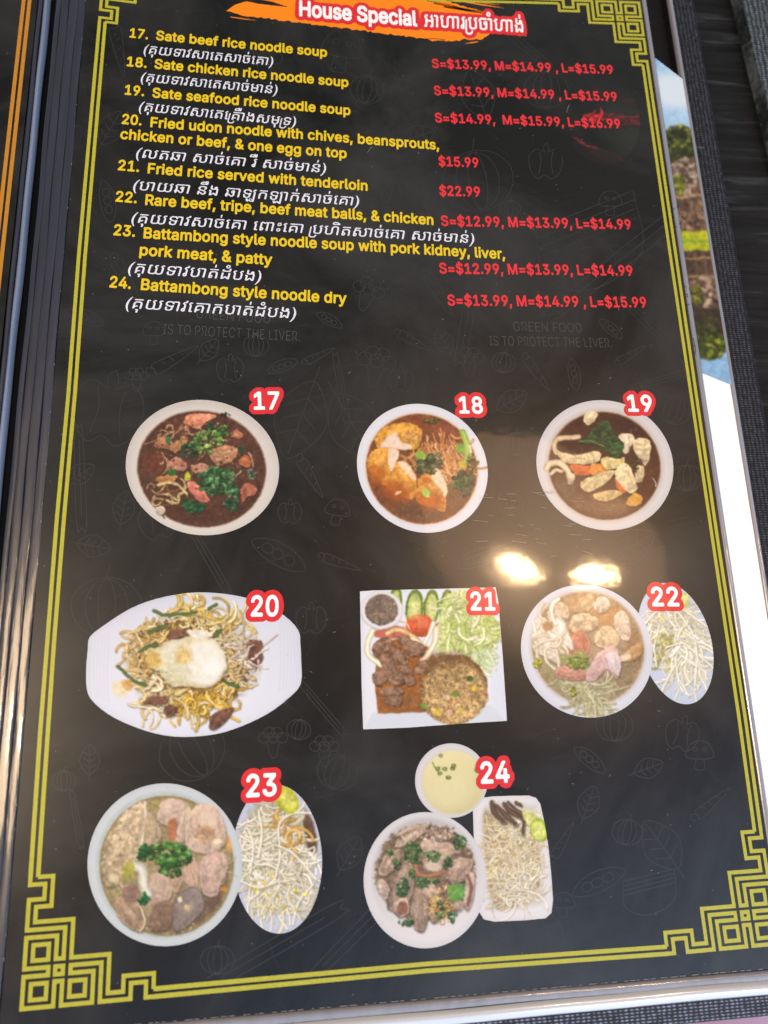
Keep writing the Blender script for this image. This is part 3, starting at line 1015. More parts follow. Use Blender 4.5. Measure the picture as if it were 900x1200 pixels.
c.meat([(560, 325), (590, 305), (635, 310), (650, 345), (625, 375), (610, 410), (585, 405), (590, 360)], (214, 196, 164), (236, 226, 204))
c.meat([(640, 360), (665, 330), (715, 335), (732, 375), (722, 440), (700, 480), (685, 440), (650, 420)], (208, 188, 150), (232, 220, 190), tex=0.25)
for y in (360, 390, 420, 450): c.line([(655, y), (690, y + 6), (722, y - 4)], 5, (160, 136, 98), 4, 0, 0.6)
c.meat([(655, 480), (690, 478), (698, 520), (680, 560), (650, 560)], (196, 174, 134), (220, 204, 170))
c.meat([(600, 670), (640, 625), (685, 640), (680, 675), (630, 690)], (206, 150, 64), (226, 180, 100))
c.line([(740, 545), (758, 570), (756, 586)], 5, (220, 210, 200)); c.herbs(640, 290, 24, 14, 6, 8, [(90, 80, 60)])
c.herbs(650, 480, 16, 30, 8, 12, [(60, 70, 40)])

# 20
O20 = [(50, 213), (110, 165), (200, 108), (300, 70), (420, 48), (520, 48), (620, 62), (700, 88), (780, 132), (834, 188), (842, 240), (845, 300), (843, 392), (790, 450), (720, 502), (620, 550), (520, 580), (400, 590), (300, 578),
       (200, 545), (120, 505), (60, 455), (38, 410), (36, 330), (42, 260)]
O20 = crom(O20, 3, True)
c = cv20 = Canvas(90, 680, 3.214, 900, 643, (204, 210, 226), q=0.6, seed=20)
c.keep_rim(440, 320, 290, 235, 0)
c.poly(O20, (208, 214, 230), 6, rim=0.06, sm=False, shade=-0.03)
for k in range(6):
    c.line([(58 + k * 13, 230 - k * 8), (50 + k * 13, 330), (54 + k * 13, 430 + k * 6)], 4, (190, 197, 214), 3, 0, 0.6)
    c.line([(830 - k * 13, 205 - k * 8), (834 - k * 13, 300), (826 - k * 13, 395 + k * 6)], 4, (190, 197, 214), 3, 0, 0.6)
c.ell(440, 320, 300, 235, 0, (214, 220, 234), 40, alpha=0.6)
for x, y, rx, ry in [(430, 300, 225, 170), (560, 300, 130, 140), (330, 300, 160, 150)]:
    c.ell(x + 4, y + 8, rx, ry, 10, (176, 168, 150), 30, 0.25, alpha=0.5)
c.ell(430, 310, 215, 165, 10, (118, 92, 56), 14, 0.35, 0.4)
Y20 = [(196, 164, 92), (170, 138, 70), (216, 194, 130), (226, 212, 160), (170, 134, 60)]
c.noodles(430, 315, 208, 150, 120, 70, 8, Y20, rot=10, curl=0.8, shadow=(80, 58, 28))
for pts in [[(640, 230), (690, 225), (700, 270), (690, 320), (650, 330), (620, 280)], [(500, 550), (510, 510), (560, 480), (590, 485), (560, 530), (520, 558)], [(340, 200), (390, 185), (420, 205), (380, 225), (345, 220)],
            [(250, 460), (300, 430), (340, 440), (320, 470)], [(330, 470), (380, 470), (370, 510), (340, 515)], [(235, 190), (270, 180), (265, 210), (238, 212)], [(360, 410), (430, 410), (450, 425), (390, 430)], [(620, 330), (650, 350), (640, 385), (622, 370)]]:
    c.meat(pts, (112, 78, 64), (150, 112, 92), tex=0.4)
c.noodles(470, 140, 140, 45, 54, 90, 9, [(210, 190, 120), (196, 168, 90), (226, 214, 170)], rot=15, spread=60, curl=0.9, shadow=(90, 70, 36))
c.noodles(250, 270, 60, 100, 60, 70, 8, [(206, 180, 120), (190, 154, 92), (224, 206, 160)], curl=0.9, shadow=(96, 70, 40))
c.noodles(600, 300, 60, 110, 60, 75, 8, [(224, 214, 190), (206, 182, 120), (214, 200, 160)], curl=0.8, shadow=(86, 62, 40))
c.noodles(470, 445, 120, 45, 74, 75, 9, [(204, 172, 76), (216, 190, 110), (226, 214, 170), (188, 150, 50)], curl=1.0, shadow=(96, 70, 30))
c.noodles(310, 450, 90, 50, 30, 80, 9, [(214, 196, 140), (226, 216, 190)], curl=0.9, shadow=(96, 70, 40))
c.noodles(650, 260, 40, 40, 12, 60, 7, [(226, 216, 206), (214, 196, 180)], curl=0.6, shadow=(60, 40, 34))
for P in [[(290, 115), (330, 128), (395, 130), (450, 122)], [(155, 325), (190, 355), (225, 385), (262, 400)], [(235, 268), (270, 252), (300, 245)], [(545, 380), (580, 395), (610, 402)], [(500, 108), (526, 92)], [(270, 200), (310, 180), (340, 172)], [(540, 190), (520, 215)]]:
    c.line(P, 13, (74, 96, 56), 2.5, 0.4)
c.ell(165, 410, 36, 30, 30, (226, 210, 170), 14, 0.3, 0.1, alpha=0.8); c.ell(190, 395, 24, 20, 20, (190, 140, 60), 10, 0.3, alpha=0.7)
for pts in [[(648, 240), (690, 232), (700, 265), (688, 318), (658, 322), (640, 280)], [(498, 552), (508, 512), (560, 482), (590, 487), (560, 530), (520, 560)], [(255, 462), (300, 436), (345, 440), (320, 470)], [(330, 478), (372, 474), (368, 508), (342, 514)]]:
    c.meat(pts, (104, 70, 58), (150, 112, 92), tex=0.4)
c.noodles(650, 270, 50, 40, 8, 60, 6, [(226, 216, 206)], curl=0.4, shadow=(60, 40, 34))
egg = [(318, 245), (345, 228), (420, 215), (480, 215), (530, 235), (562, 285), (560, 345), (530, 385), (480, 408), (410, 400), (350, 400), (325, 360), (310, 340), (280, 335), (262, 300), (280, 262)]
c.poly([(p[0] + 5, p[1] + 9) for p in egg], (70, 50, 30), 12, alpha=0.55)
c.poly(egg, (214, 206, 172), 4, 0.08, 0.04, rim=0.12, nz=10)
c.ell(480, 310, 82, 82, 0, (226, 226, 220), 20, 0.1, 0.04, alpha=0.95)
c.ell(375, 275, 50, 42, 0, (212, 212, 196), 18, 0.2, 0.06, alpha=0.9)
c.ell(400, 285, 30, 34, 40, (206, 172, 96), 20, 0.4, 0.1, alpha=0.7); c.ell(290, 300, 28, 32, 0, (206, 166, 80), 16, 0.3, 0.1, alpha=0.8)
c.ell(380, 345, 50, 26, 10, (204, 204, 180), 16, 0.3, 0.06, alpha=0.7); c.ell(510, 330, 34, 30, 0, (236, 236, 236), 18, alpha=0.8); c.line([(420, 245), (410, 300), (430, 350)], 6, (200, 180, 120), 6, 0, 0.6)
c.poly([(412, 195), (450, 188), (512, 196), (505, 215), (440, 218)], (220, 218, 206), 5, 0.1)
c.crumbs(330, 350, 40, 16, 14, 3, [(90, 110, 80)], 0.6)

# 21
O21 = [(53, 104), (120, 99), (480, 90), (768, 83), (783, 160), (806, 450), (828, 786), (600, 800), (300, 822), (70, 831), (62, 600)]
O21 = [q for i in range(len(O21)) for q in [tuple(np.array(O21[i]) * (1 - t) + np.array(O21[(i + 1) % len(O21)]) * t) for t in (0, .34, .67)]]
c = cv21 = Canvas(410, 670, 4.5, 900, 900, (214, 218, 230), seed=21)
c.warp = 3.8
c.poly(O21, (216, 221, 234), 6, sm=False, rim=0.05)
c.poly([(120, 740), (390, 735), (740, 700), (826, 784), (70, 830)], (196, 206, 222), 12, sm=False, alpha=0.8)
c.poly([(740, 300), (800, 250), (826, 780), (745, 705)], (204, 214, 232), 14, sm=False, alpha=0.8)
c.poly([(130, 590), (140, 400), (300, 330), (420, 400), (480, 500), (400, 740), (150, 748), (140, 680)], (150, 92, 40), 6, 0.15, sm=False)
c.poly([(150, 640), (380, 640), (395, 735), (160, 742)], (134, 90, 52), 24, 0.15, sm=False, alpha=0.9)
for (x, rx) in ((240, 34), (340, 44), (430, 40), (512, 36)):
    yy = 190 if x != 240 else 160
    c.ell(x, yy, rx + 3, 96 if x != 240 else 80, 4, (96, 122, 56), 3, 0.02, 0.15)
    c.ell(x, yy + 8, rx - 9, 84 if x != 240 else 70, 4, (176, 190, 112), 6, 0.02, 0.12)
    c.ell(x, yy + 14, rx - 22, 56, 4, (206, 206, 148), 12, 0.1, 0.15, alpha=0.8)
c.ell(370, 285, 74, 60, 0, (196, 84, 52), 5, 0.05, 0.15, 0.15); c.ell(380, 270, 40, 26, 0, (214, 120, 90), 18, 0.2, 0.1, alpha=0.7); c.ell(340, 240, 40, 16, 0, (206, 160, 90), 12, 0.2, alpha=0.7)
c.ell(470, 298, 24, 34, 0, (182, 70, 54), 5, 0.05); c.ell(472, 292, 10, 10, 0, (224, 170, 150), 5)
c.ell(215, 320, 90, 34, -5, (190, 90, 70), 8, 0.1, 0.2, alpha=0.9)
LET = [(206, 214, 156), (188, 202, 126), (220, 224, 180), (170, 190, 104), (226, 228, 200)]
c.poly([(480, 210), (520, 120), (620, 100), (640, 215), (740, 225), (780, 330), (745, 420), (705, 500), (660, 470), (560, 420), (460, 400), (460, 300)], (196, 206, 140), 12, 0.25, sm=True)
c.noodles(610, 300, 130, 110, 120, 110, 17, LET, rot=35, spread=70, curl=0.5, shadow=(130, 150, 80), alpha=0.85)
c.noodles(690, 420, 40, 50, 24, 80, 13, [(206, 222, 180), (220, 230, 204), (180, 204, 140)], rot=75, spread=30, curl=0.3, shadow=(150, 170, 120), alpha=0.85)
c.noodles(560, 160, 50, 40, 20, 80, 14, LET, curl=0.5, shadow=(130, 150, 80), alpha=0.85)
c.line([(120, 310), (96, 370), (100, 440), (165, 492)], 30, (218, 212, 190), 4, 0.35)
c.line([(195, 325), (250, 305), (320, 330), (380, 385)], 24, (206, 176, 130), 4, 0.35); c.line([(330, 350), (370, 375), (388, 388)], 18, (220, 206, 176), 4, .3)
c.line([(440, 270), (420, 330), (392, 375)], 22, (222, 214, 196), 4, 0.35); c.line([(455, 300), (450, 370), (410, 440), (385, 465)], 34, (222, 208, 184), 4, 0.4)
c.line([(265, 262), (300, 275), (315, 300)], 8, (214, 180, 140), 3)
MT = (136, 104, 86)
for pts in [[(130, 450), (120, 390), (170, 350), (220, 350), (215, 400), (170, 430)], [(215, 400), (250, 395), (310, 455), (300, 490), (260, 490), (225, 450)], [(250, 340), (290, 335), (330, 365), (300, 390), (262, 375)],
            [(280, 390), (330, 360), (392, 390), (380, 440), (320, 445)], [(150, 450), (200, 425), (230, 460), (245, 540), (225, 585), (185, 560), (170, 500)], [(120, 540), (170, 510), (205, 550), (170, 600), (130, 590)],
            [(205, 560), (260, 520), (300, 545), (290, 590), (235, 600)], [(160, 620), (220, 605), (285, 620), (270, 650), (200, 655), (165, 645)], [(330, 520), (380, 470), (440, 480), (420, 520), (360, 540)],
            [(180, 680), (230, 650), (275, 655), (262, 705), (210, 700)], [(290, 560), (340, 545), (345, 590), (300, 600)], [(245, 500), (300, 495), (330, 520), (290, 540)]]:
    c.meat(pts, MT, (166, 132, 110), tex=0.45, rim=0.3, nz=12)
c.crumbs(230, 520, 110, 140, 90, 4, [(196, 164, 140), (160, 120, 96)], 0.5)
c.ell(545, 620, 182, 186, 0, (120, 88, 52), 8, 0.05, 0.3)
c.ell(550, 640, 168, 160, 0, (172, 142, 96), 22, 0.1, 0.5, -0.08)
c.ell(490, 470, 110, 46, -10, (112, 80, 54), 34, 0.3, 0.2, alpha=0.7)
r_ = c.r
for i in range(620):
    a = r_.random() * 6.28; m = math.sqrt(r_.random()); x = 548 + 176 * m * math.cos(a); y = 632 + 168 * m * math.sin(a); t = r_.random() * 3.14; L = r_.uniform(6, 12)
    col = np.array(r_.choice([(206, 180, 132), (184, 152, 104), (150, 116, 72), (220, 200, 156), (130, 98, 60)])) * (0.8 + 0.25 * (y - 460) / 340)
    c.line([(x, y), (x + L * math.cos(t), y + L * math.sin(t))], 5, col, 1.6, 0.3, 0.8, sm=False)
for x, y, col in [(635, 565, (60, 100, 44)), (552, 648, (96, 130, 50)), (655, 618, (214, 180, 60)), (470, 738, (214, 184, 70)), (510, 664, (214, 180, 156)), (522, 742, (216, 170, 150)), (390, 708, (120, 150, 70)), (450, 745, (200, 180, 90)), (590, 735, (190, 170, 90))]:
    c.ell(x, y, 18, 14, 20, col, 4, 0.2, 0.2)
c.ell(168, 206, 112, 102, 0, (150, 150, 156), 10, alpha=0.6)
c.ell(168, 202, 110, 100, 0, (226, 228, 234), 3, rim=0.1); c.ell(168, 200, 90, 84, 0, (180, 176, 176), 5); c.ell(166, 202, 85, 82, 0, (112, 98, 86), 5, 0.02, 0.3)
c.crumbs(166, 202, 80, 76, 220, 3.2, [(150, 138, 126), (80, 66, 58), (180, 170, 160)], 0.6)

# 22 : plate of sprouts, then the bowl
O22B = eo(690, 303, 262, 150, 75)
c = cv22b = Canvas(600, 670, 3.6, 900, 684, (190, 204, 228), q=0.6, seed=23)
c.warp = 1.6
c.ell(690, 303, 262, 150, 75, (196, 208, 232), 4, rim=0.08)
c.ell(690, 303, 235, 128, 75, (184, 196, 222), 16, alpha=0.7)
c.ell(690, 275, 175, 112, 75, (176, 176, 160), 26, 0.2, 0.15)
c.noodles(690, 270, 185, 120, 240, 100, 6, SPR, rot=60, spread=80, curl=0.5, shadow=(150, 146, 128))
c.noodles(640, 330, 60, 60, 16, 50, 9, [(170, 160, 90), (150, 146, 80), (196, 190, 120)], curl=1.0, shadow=(110, 110, 80))
c.noodles(740, 300, 90, 70, 40, 120, 8, [(236, 236, 226), (226, 226, 210)], rot=70, spread=60, curl=0.4, shadow=(150, 146, 128))
for P in [[(650, 320), (720, 300), (760, 330), (860, 415)], [(690, 360), (700, 440), (745, 524)], [(560, 220), (620, 160), (700, 150), (840, 245)], [(620, 230), (600, 320), (610, 400)], [(700, 170), (760, 260), (780, 360), (770, 480)]]:
    c.line([(p[0] + 3, p[1] + 5) for p in P], 9, (130, 126, 110), 3, 0, .4); c.line(P, 7, (234, 234, 226), 2, 0.3, .9)
c.crumbs(680, 290, 120, 160, 30, 7, [(206, 200, 110), (190, 184, 100)], 0.8)
c.poly([(700, 100), (740, 90), (750, 130), (720, 160)], (200, 196, 120), 6, 0.2, alpha=.8)

c = cv22 = Canvas(600, 670, 3.6, 900, 684, (206, 212, 228), q=0.6, seed=22)
c.warp = 3.8
c.keep_rim(320, 322, 241, 228, 50)
c.ell(315, 335, 288, 270, 50, (212, 218, 234), 4, rim=0.08)
c.ell(318, 322, 258, 240, 50, (184, 182, 186), 16, alpha=0.8)
c.ell(320, 322, 246, 232, 50, (176, 158, 130), 5)
c.ell(320, 322, 240, 227, 50, (150, 130, 102), 8, 0.012, 0.12, 0.0)
for x, y, rx, ry, col in [(350, 130, 130, 50, (176, 132, 84)), (480, 430, 90, 100, (128, 110, 84)), (300, 500, 150, 50, (150, 144, 116)), (400, 190, 90, 50, (180, 130, 80)), (160, 420, 60, 80, (140, 136, 96)), (520, 300, 40, 80, (130, 96, 60))]:
    c.ell(x, y, rx, ry, 0, col, 30, 0.2, 0.15, alpha=0.8)
c.noodles(280, 490, 130, 60, 80, 120, 8, [(190, 188, 150), (170, 168, 130), (206, 206, 176)], rot=40, spread=60, curl=0.6, shadow=(120, 116, 84), alpha=0.7)
c.meat([(280, 120), (330, 95), (350, 130), (320, 165), (260, 170)], (196, 160, 118), (220, 200, 170), tex=.15)
c.meat([(150, 165), (190, 125), (235, 145), (240, 195), (190, 215), (155, 200)], (200, 174, 144), (226, 214, 196), tex=0.3)
c.meat([(240, 230), (260, 185), (310, 178), (360, 200), (350, 240), (290, 258), (250, 250)], (204, 176, 142), (226, 214, 190), tex=0.35)
c.meat([(345, 140), (365, 110), (400, 110), (412, 145), (390, 175), (360, 172)], (206, 190, 168), (226, 216, 204), tex=0.3)
c.meat([(430, 190), (460, 162), (490, 185), (500, 240), (495, 290), (465, 285), (440, 240)], (206, 186, 166), (226, 216, 204), tex=0.3)
c.meat([(350, 300), (370, 240), (410, 230), (450, 260), (445, 310), (400, 330)], (206, 178, 140), (226, 210, 180), tex=0.3)
c.meat([(455, 375), (480, 340), (530, 300), (552, 330), (530, 365), (480, 378)], (170, 128, 84), (206, 180, 140), tex=0.3)
c.ell(475, 362, 26, 14, -20, (214, 196, 170), 6)
c.meat([(240, 270), (300, 250), (330, 300), (310, 350), (260, 340), (230, 320)], (176, 106, 84), (200, 150, 130), tex=0.25)
c.meat([(185, 440), (195, 400), (270, 410), (320, 430), (300, 455), (230, 455)], (188, 130, 116), (210, 170, 160))
c.meat([(325, 400), (360, 350), (420, 310), (455, 350), (460, 420), (440, 450), (400, 410), (350, 460), (310, 455)], (196, 160, 160), (216, 196, 204), tex=0.15)
c.meat([(395, 350), (440, 340), (460, 380), (450, 440), (415, 410)], (206, 190, 196), (220, 210, 220), tex=0.1)
c.meat([(85, 320), (100, 205), (140, 195), (160, 250), (180, 205), (215, 215), (262, 328), (190, 300), (195, 390), (150, 365), (110, 345)], (216, 210, 200), (232, 230, 226), tex=0.2, rim=0.12)
c.noodles(150, 280, 60, 80, 16, 80, 12, [(222, 218, 208), (206, 198, 180)], curl=.8, shadow=(150, 130, 100)); c.ell(150, 232, 24, 22, 0, (150, 110, 66), 10, 0.2)
c.herbs(275, 380, 50, 30, 30, 15, [(110, 150, 60), (140, 180, 80), (96, 130, 50)])
c.rings([(290, 345), (300, 375), (280, 385), (305, 400), (255, 390), (215, 360)], 15, (120, 170, 60), (190, 210, 120))
c.ell(320, 315, 238, 225, 50, (196, 184, 164), 30, alpha=0.10)
c.herbs(285, 378, 34, 30, 18, 15, [(110, 150, 60), (140, 180, 80)])
c.herbs(105, 385, 16, 24, 8, 15, [(160, 190, 60)]); c.herbs(255, 505, 14, 24, 8, 13, [(150, 176, 70)])

# 23
O23B = eo(705, 350, 262, 157, 88)
c = cv23b = Canvas(90, 890, 3.0, 900, 690, (190, 198, 222), q=0.6, seed=26)
c.warp = 1.6
c.ell(705, 350, 262, 157, 88, (194, 202, 226), 4, rim=0.08)
c.ell(703, 345, 235, 135, 88, (178, 184, 208), 14, alpha=0.7)
c.ell(700, 330, 195, 122, 88, (166, 160, 140), 24, 0.2, 0.15)
c.ell(820, 260, 20, 80, -12, (96, 72, 56), 8, 0.1, 0.2)
c.noodles(695, 340, 195, 118, 300, 90, 6, SPR, rot=75, spread=75, curl=0.5, shadow=(120, 114, 96))
c.noodles(740, 260, 50, 60, 16, 60, 8, [(206, 170, 96), (190, 150, 80)], curl=0.8, shadow=(120, 100, 60))
for P in [[(828, 188), (760, 190), (710, 230), (715, 330), (700, 410)], [(640, 180), (650, 260), (640, 340)], [(600, 240), (620, 300), (610, 400)], [(700, 300), (760, 330), (840, 420)], [(580, 430), (640, 450), (700, 430)], [(600, 565), (605, 500), (640, 470)], [(760, 580), (780, 500), (830, 440)]]:
    c.line([(p[0] + 3, p[1] + 5) for p in P], 9, (120, 114, 98), 3, 0, .4); c.line(P, 7, (228, 226, 214), 2, 0.3, .9)
c.crumbs(700, 480, 110, 100, 26, 8, [(206, 190, 90), (190, 170, 70)], 0.85)
c.poly([(700, 150), (718, 92), (760, 110), (782, 160), (762, 190), (730, 185)], (176, 180, 60), 4, 0.15); c.poly([(715, 140), (730, 115), (758, 130), (768, 165), (740, 172)], (206, 206, 110), 6, 0.1, alpha=.8)

c = cv23 = Canvas(90, 890, 3.0, 900, 690, (190, 204, 214), q=0.6, seed=24)
c.warp = 3.8
c.keep_rim(316, 375, 232, 243, 0)
c.ell(310, 370, 272, 286, 0, (204, 213, 222), 4, rim=0.1)
c.ell(312, 372, 246, 260, 0, (170, 182, 184), 12, alpha=0.8)
c.ell(316, 374, 236, 247, 0, (134, 120, 78), 5)
c.ell(316, 375, 231, 242, 0, (146, 132, 98), 8, 0.012, 0.15, 0.0)
for x, y, rx, ry, col in [(500, 480, 50, 110, (96, 72, 50)), (300, 150, 110, 30, (150, 140, 80)), (350, 580, 110, 40, (90, 72, 56)), (440, 520, 80, 60, (88, 70, 56)), (150, 420, 60, 100, (140, 130, 90))]:
    c.ell(x, y, rx, ry, 0, col, 24, 0.2, 0.2, alpha=0.85)
c.meat([(90, 430), (100, 340), (140, 240), (160, 190), (215, 155), (240, 150), (240, 240), (215, 330), (190, 400), (130, 450)], (182, 164, 136), (208, 196, 172), tex=0.35, rim=0.2, nz=14)
c.line([(240, 150), (243, 220), (228, 290), (212, 350)], 9, (216, 206, 188), 3, .2)
c.crumbs(150, 350, 60, 110, 90, 8, [(190, 168, 132), (160, 140, 100), (206, 190, 160)], 0.6)
c.meat([(250, 190), (280, 220), (300, 270), (270, 300), (235, 290)], (170, 150, 122), (200, 180, 160))
c.meat([(282, 200), (300, 150), (340, 135), (395, 160), (385, 200), (340, 235), (310, 230), (290, 220)], (190, 166, 154), (216, 200, 190), tex=0.15)
c.poly([(320, 220), (350, 210), (345, 280), (325, 285)], (166, 104, 70), 6, 0.15)
c.meat([(350, 260), (372, 190), (400, 170), (390, 220), (375, 285), (350, 285)], (196, 174, 156), (216, 200, 190), tex=0.1)
c.meat([(382, 240), (405, 175), (440, 155), (480, 165), (510, 200), (525, 250), (520, 300), (480, 325), (430, 330), (385, 300)], (196, 172, 156), (222, 206, 194), tex=0.15)
c.ell(452, 258, 36, 34, 0, (160, 124, 96), 14, 0.3, 0.3, alpha=0.8); c.ell(460, 205, 30, 30, 0, (206, 188, 172), 14, alpha=0.7); c.ell(492, 288, 16, 10, -10, (236, 222, 190), 5)
c.meat([(430, 370), (470, 325), (520, 330), (530, 380), (505, 440), (490, 480), (450, 475), (435, 430)], (184, 156, 148), (214, 194, 186), tex=0.15)
c.meat([(400, 340), (430, 370), (425, 450), (440, 480), (400, 450), (370, 400)], (180, 150, 132), (206, 180, 166), tex=0.12)
c.meat([(255, 440), (270, 400), (320, 400), (335, 450), (330, 490), (280, 520), (260, 500)], (174, 150, 136), (204, 184, 170), tex=0.12)
c.meat([(325, 400), (360, 375), (375, 420), (350, 470), (330, 440)], (166, 140, 120))
c.meat([(335, 560), (345, 490), (390, 450), (430, 460), (450, 510), (430, 545), (360, 605), (345, 600)], (122, 110, 108), (150, 140, 138), tex=0.12, rim=0.3)
c.ell(363, 492, 8, 10, 0, (226, 210, 180), 3); c.ell(388, 520, 10, 10, 0, (190, 166, 120), 3)
c.meat([(262, 530), (280, 505), (335, 500), (330, 580), (290, 605), (255, 590)], (110, 84, 70), (134, 106, 92), tex=0.15)
c.meat([(135, 510), (150, 480), (215, 490), (238, 550), (235, 600), (200, 600), (150, 560)], (150, 126, 104), (196, 174, 150), tex=0.25)
c.line([(215, 500), (236, 545), (238, 580), (222, 603)], 6, (214, 196, 170), 3, .2)
c.meat([(160, 450), (200, 440), (225, 470), (200, 495), (165, 485)], (128, 98, 90), (160, 130, 120))
c.line([(205, 375), (230, 390), (235, 440), (250, 470)], 36, (196, 196, 186), 5, 0.4); c.line([(215, 380), (240, 420), (240, 460)], 8, (216, 220, 214), 4, 0)
c.ell(182, 390, 20, 34, 10, (150, 150, 60), 8, 0.2, 0.2); c.ell(130, 415, 18, 16, 0, (196, 186, 150), 6, 0.2)
c.ell(316, 370, 228, 238, 0, (186, 172, 146), 30, alpha=0.16)
c.herbs(325, 335, 76, 42, 60, 17, [(60, 120, 50), (84, 146, 66), (40, 92, 44), (110, 166, 84)], 8)
c.herbs(330, 380, 40, 30, 20, 16, [(64, 124, 50), (50, 104, 46)])
c.rings([(350, 300), (330, 350), (375, 345), (300, 345), (390, 330), (310, 395)], 16, (80, 150, 66), (150, 190, 120))
c.herbs(236, 325, 16, 30, 10, 16, [(30, 96, 50), (44, 110, 56)]); c.herbs(235, 490, 15, 22, 8, 14, [(30, 110, 56)])
c.noodles(520, 400, 20, 50, 10, 40, 3, [(206, 190, 160)], alpha=.7); c.ell(535, 300, 7, 28, -8, (206, 150, 80), 4); c.ell(518, 455, 12, 8, 0, (190, 130, 50), 4)
c.crumbs(320, 590, 120, 20, 24, 4, [(200, 190, 150), (150, 140, 70)], .7)

# 24
c = cv24s = Canvas(410, 860, 3.6, 900, 936, (206, 206, 210), q=0.6, seed=29)
c.grain = 0.01; c.warp = 3
c.keep_rim(437, 205, 130, 133, 0)
c.ell(428, 197, 153, 157, 0, (214, 214, 222), 4, rim=0.1)
c.ell(434, 202, 138, 142, 0, (196, 194, 184), 8, alpha=0.7)
c.ell(437, 205, 131, 134, 0, (206, 200, 156), 10, 0.01, 0.0, 0.06)
c.ell(420, 230, 90, 80, 0, (214, 208, 166), 50, alpha=0.7)
c.rings([(372, 148), (400, 150), (432, 146), (415, 185), (380, 168), (438, 135)], 13, (110, 134, 60), (200, 196, 130)); c.rings([(384, 92)], 12, (150, 156, 90), (206, 200, 140)); c.line([(350, 120), (362, 145), (372, 160)], 5, (90, 120, 50))
c.ell(535, 150, 9, 14, 0, (90, 130, 60), 3)

O24B = [(518, 290), (540, 272), (600, 264), (680, 261), (755, 260), (785, 270), (803, 295), (822, 380), (838, 480), (850, 600), (857, 700), (850, 755), (825, 778), (740, 786), (610, 792), (565, 782), (545, 750), (530, 560), (522, 420)]
c = cv24b = Canvas(410, 860, 3.6, 900, 936, (210, 208, 212), q=0.6, seed=31)
c.warp = 1.6
c.poly(O24B, (214, 214, 222), 6, rim=0.06, sm=False)
c.poly([(560, 320), (760, 300), (790, 340), (822, 660), (800, 720), (620, 745), (585, 700)], (190, 184, 176), 22, alpha=0.7)
c.poly([(565, 330), (620, 350), (740, 360), (790, 480), (805, 600), (780, 680), (650, 745), (600, 700), (575, 560)], (166, 152, 122), 14, 0.25)
c.noodles(685, 520, 110, 165, 330, 80, 5, [(222, 212, 190), (206, 192, 162), (232, 226, 212), (190, 172, 130), (214, 206, 170)], rot=0, curl=0.6, shadow=(146, 132, 104))
c.noodles(700, 650, 90, 70, 80, 80, 5, [(232, 228, 218), (222, 216, 200)], rot=10, curl=0.5, shadow=(120, 106, 76))
c.crumbs(640, 580, 60, 150, 50, 5, [(196, 176, 90), (150, 140, 60)], .8)
for P, w in [([(598, 285), (610, 330), (650, 370)], 26), ([(615, 300), (660, 345), (700, 380)], 24), ([(648, 292), (680, 330), (745, 360)], 24), ([(665, 285), (700, 320), (732, 350), (730, 420)], 18), ([(700, 290), (722, 300)], 14)]:
    c.line([(p[0] + 3, p[1] + 6) for p in P], w, (60, 44, 30), 5, 0, .5); c.line(P, w, (98, 74, 56), 3, 0.5, taper=True)
c.poly([(728, 320), (770, 330), (800, 360), (780, 390), (740, 370)], (196, 200, 130), 6, 0.15)
c.ell(800, 406, 40, 52, -20, (150, 170, 60), 4, 0.03, 0.15); c.ell(796, 408, 30, 42, -20, (196, 206, 110), 6, 0.03, 0.12); c.line([(780, 380), (806, 430)], 4, (220, 226, 160), 3, 0, .7); c.line([(815, 385), (780, 425)], 4, (220, 226, 160), 3, 0, .6)

c = cv24 = Canvas(410, 860, 3.6, 900, 936, (206, 206, 212), q=0.6, seed=28)
c.warp = 3.8
c.keep_rim(320, 590, 212, 215, 0)
c.ell(317, 617, 259, 287, 0, (214, 214, 222), 4, rim=0.08)
c.ell(322, 612, 232, 258, 0, (192, 190, 194), 18, shade=-0.12, alpha=0.8)
c.ell(322, 700, 190, 150, 0, (204, 203, 208), 40, alpha=0.8)
c.ell(320, 585, 208, 205, 0, (120, 100, 78), 16, 0.12, 0.3)
PK = [(176, 152, 134), (164, 140, 122), (186, 166, 150), (150, 128, 112)]
for i, pts in enumerate([[(200, 440), (250, 395), (330, 380), (300, 430), (240, 470), (190, 480)], [(120, 580), (160, 490), (215, 500), (200, 560), (150, 600)], [(110, 620), (140, 610), (170, 650), (150, 700), (118, 660)],
            [(155, 720), (200, 590), (240, 525), (265, 560), (270, 640), (250, 700), (220, 770), (180, 750)], [(300, 500), (305, 445), (350, 440), (440, 470), (470, 500), (420, 520), (380, 580), (340, 580), (305, 545)],
            [(400, 590), (440, 530), (515, 525), (512, 570), (480, 620), (430, 630)], [(480, 720), (490, 600), (525, 590), (522, 690), (500, 745)], [(265, 700), (290, 640), (330, 680), (330, 780), (310, 835), (270, 820), (258, 760)],
            [(300, 640), (350, 630), (370, 670), (340, 700), (310, 680)], [(430, 750), (440, 700), (480, 710), (470, 745)], [(190, 700), (240, 690), (250, 750), (215, 775), (190, 750)], [(330, 400), (380, 395), (440, 430), (400, 450), (340, 440)],
            [(190, 440), (220, 400), (285, 388), (250, 415)], [(330, 760), (360, 720), (380, 780), (350, 800)]]):
    c.meat(pts, PK[i % 4], (206, 190, 174), tex=0.2, rim=0.28)
c.line([(305, 520), (275, 560), (300, 595), (360, 592), (405, 575)], 20, (146, 104, 78), 4, 0.4)
c.ell(222, 735, 24, 30, 0, (136, 96, 76), 6, .1, .2)
c.ell(350, 560, 34, 20, 0, (196, 182, 164), 12, .1)
c.line([(495, 600), (512, 640), (505, 690), (498, 720)], 14, (120, 84, 68), 4, .3)
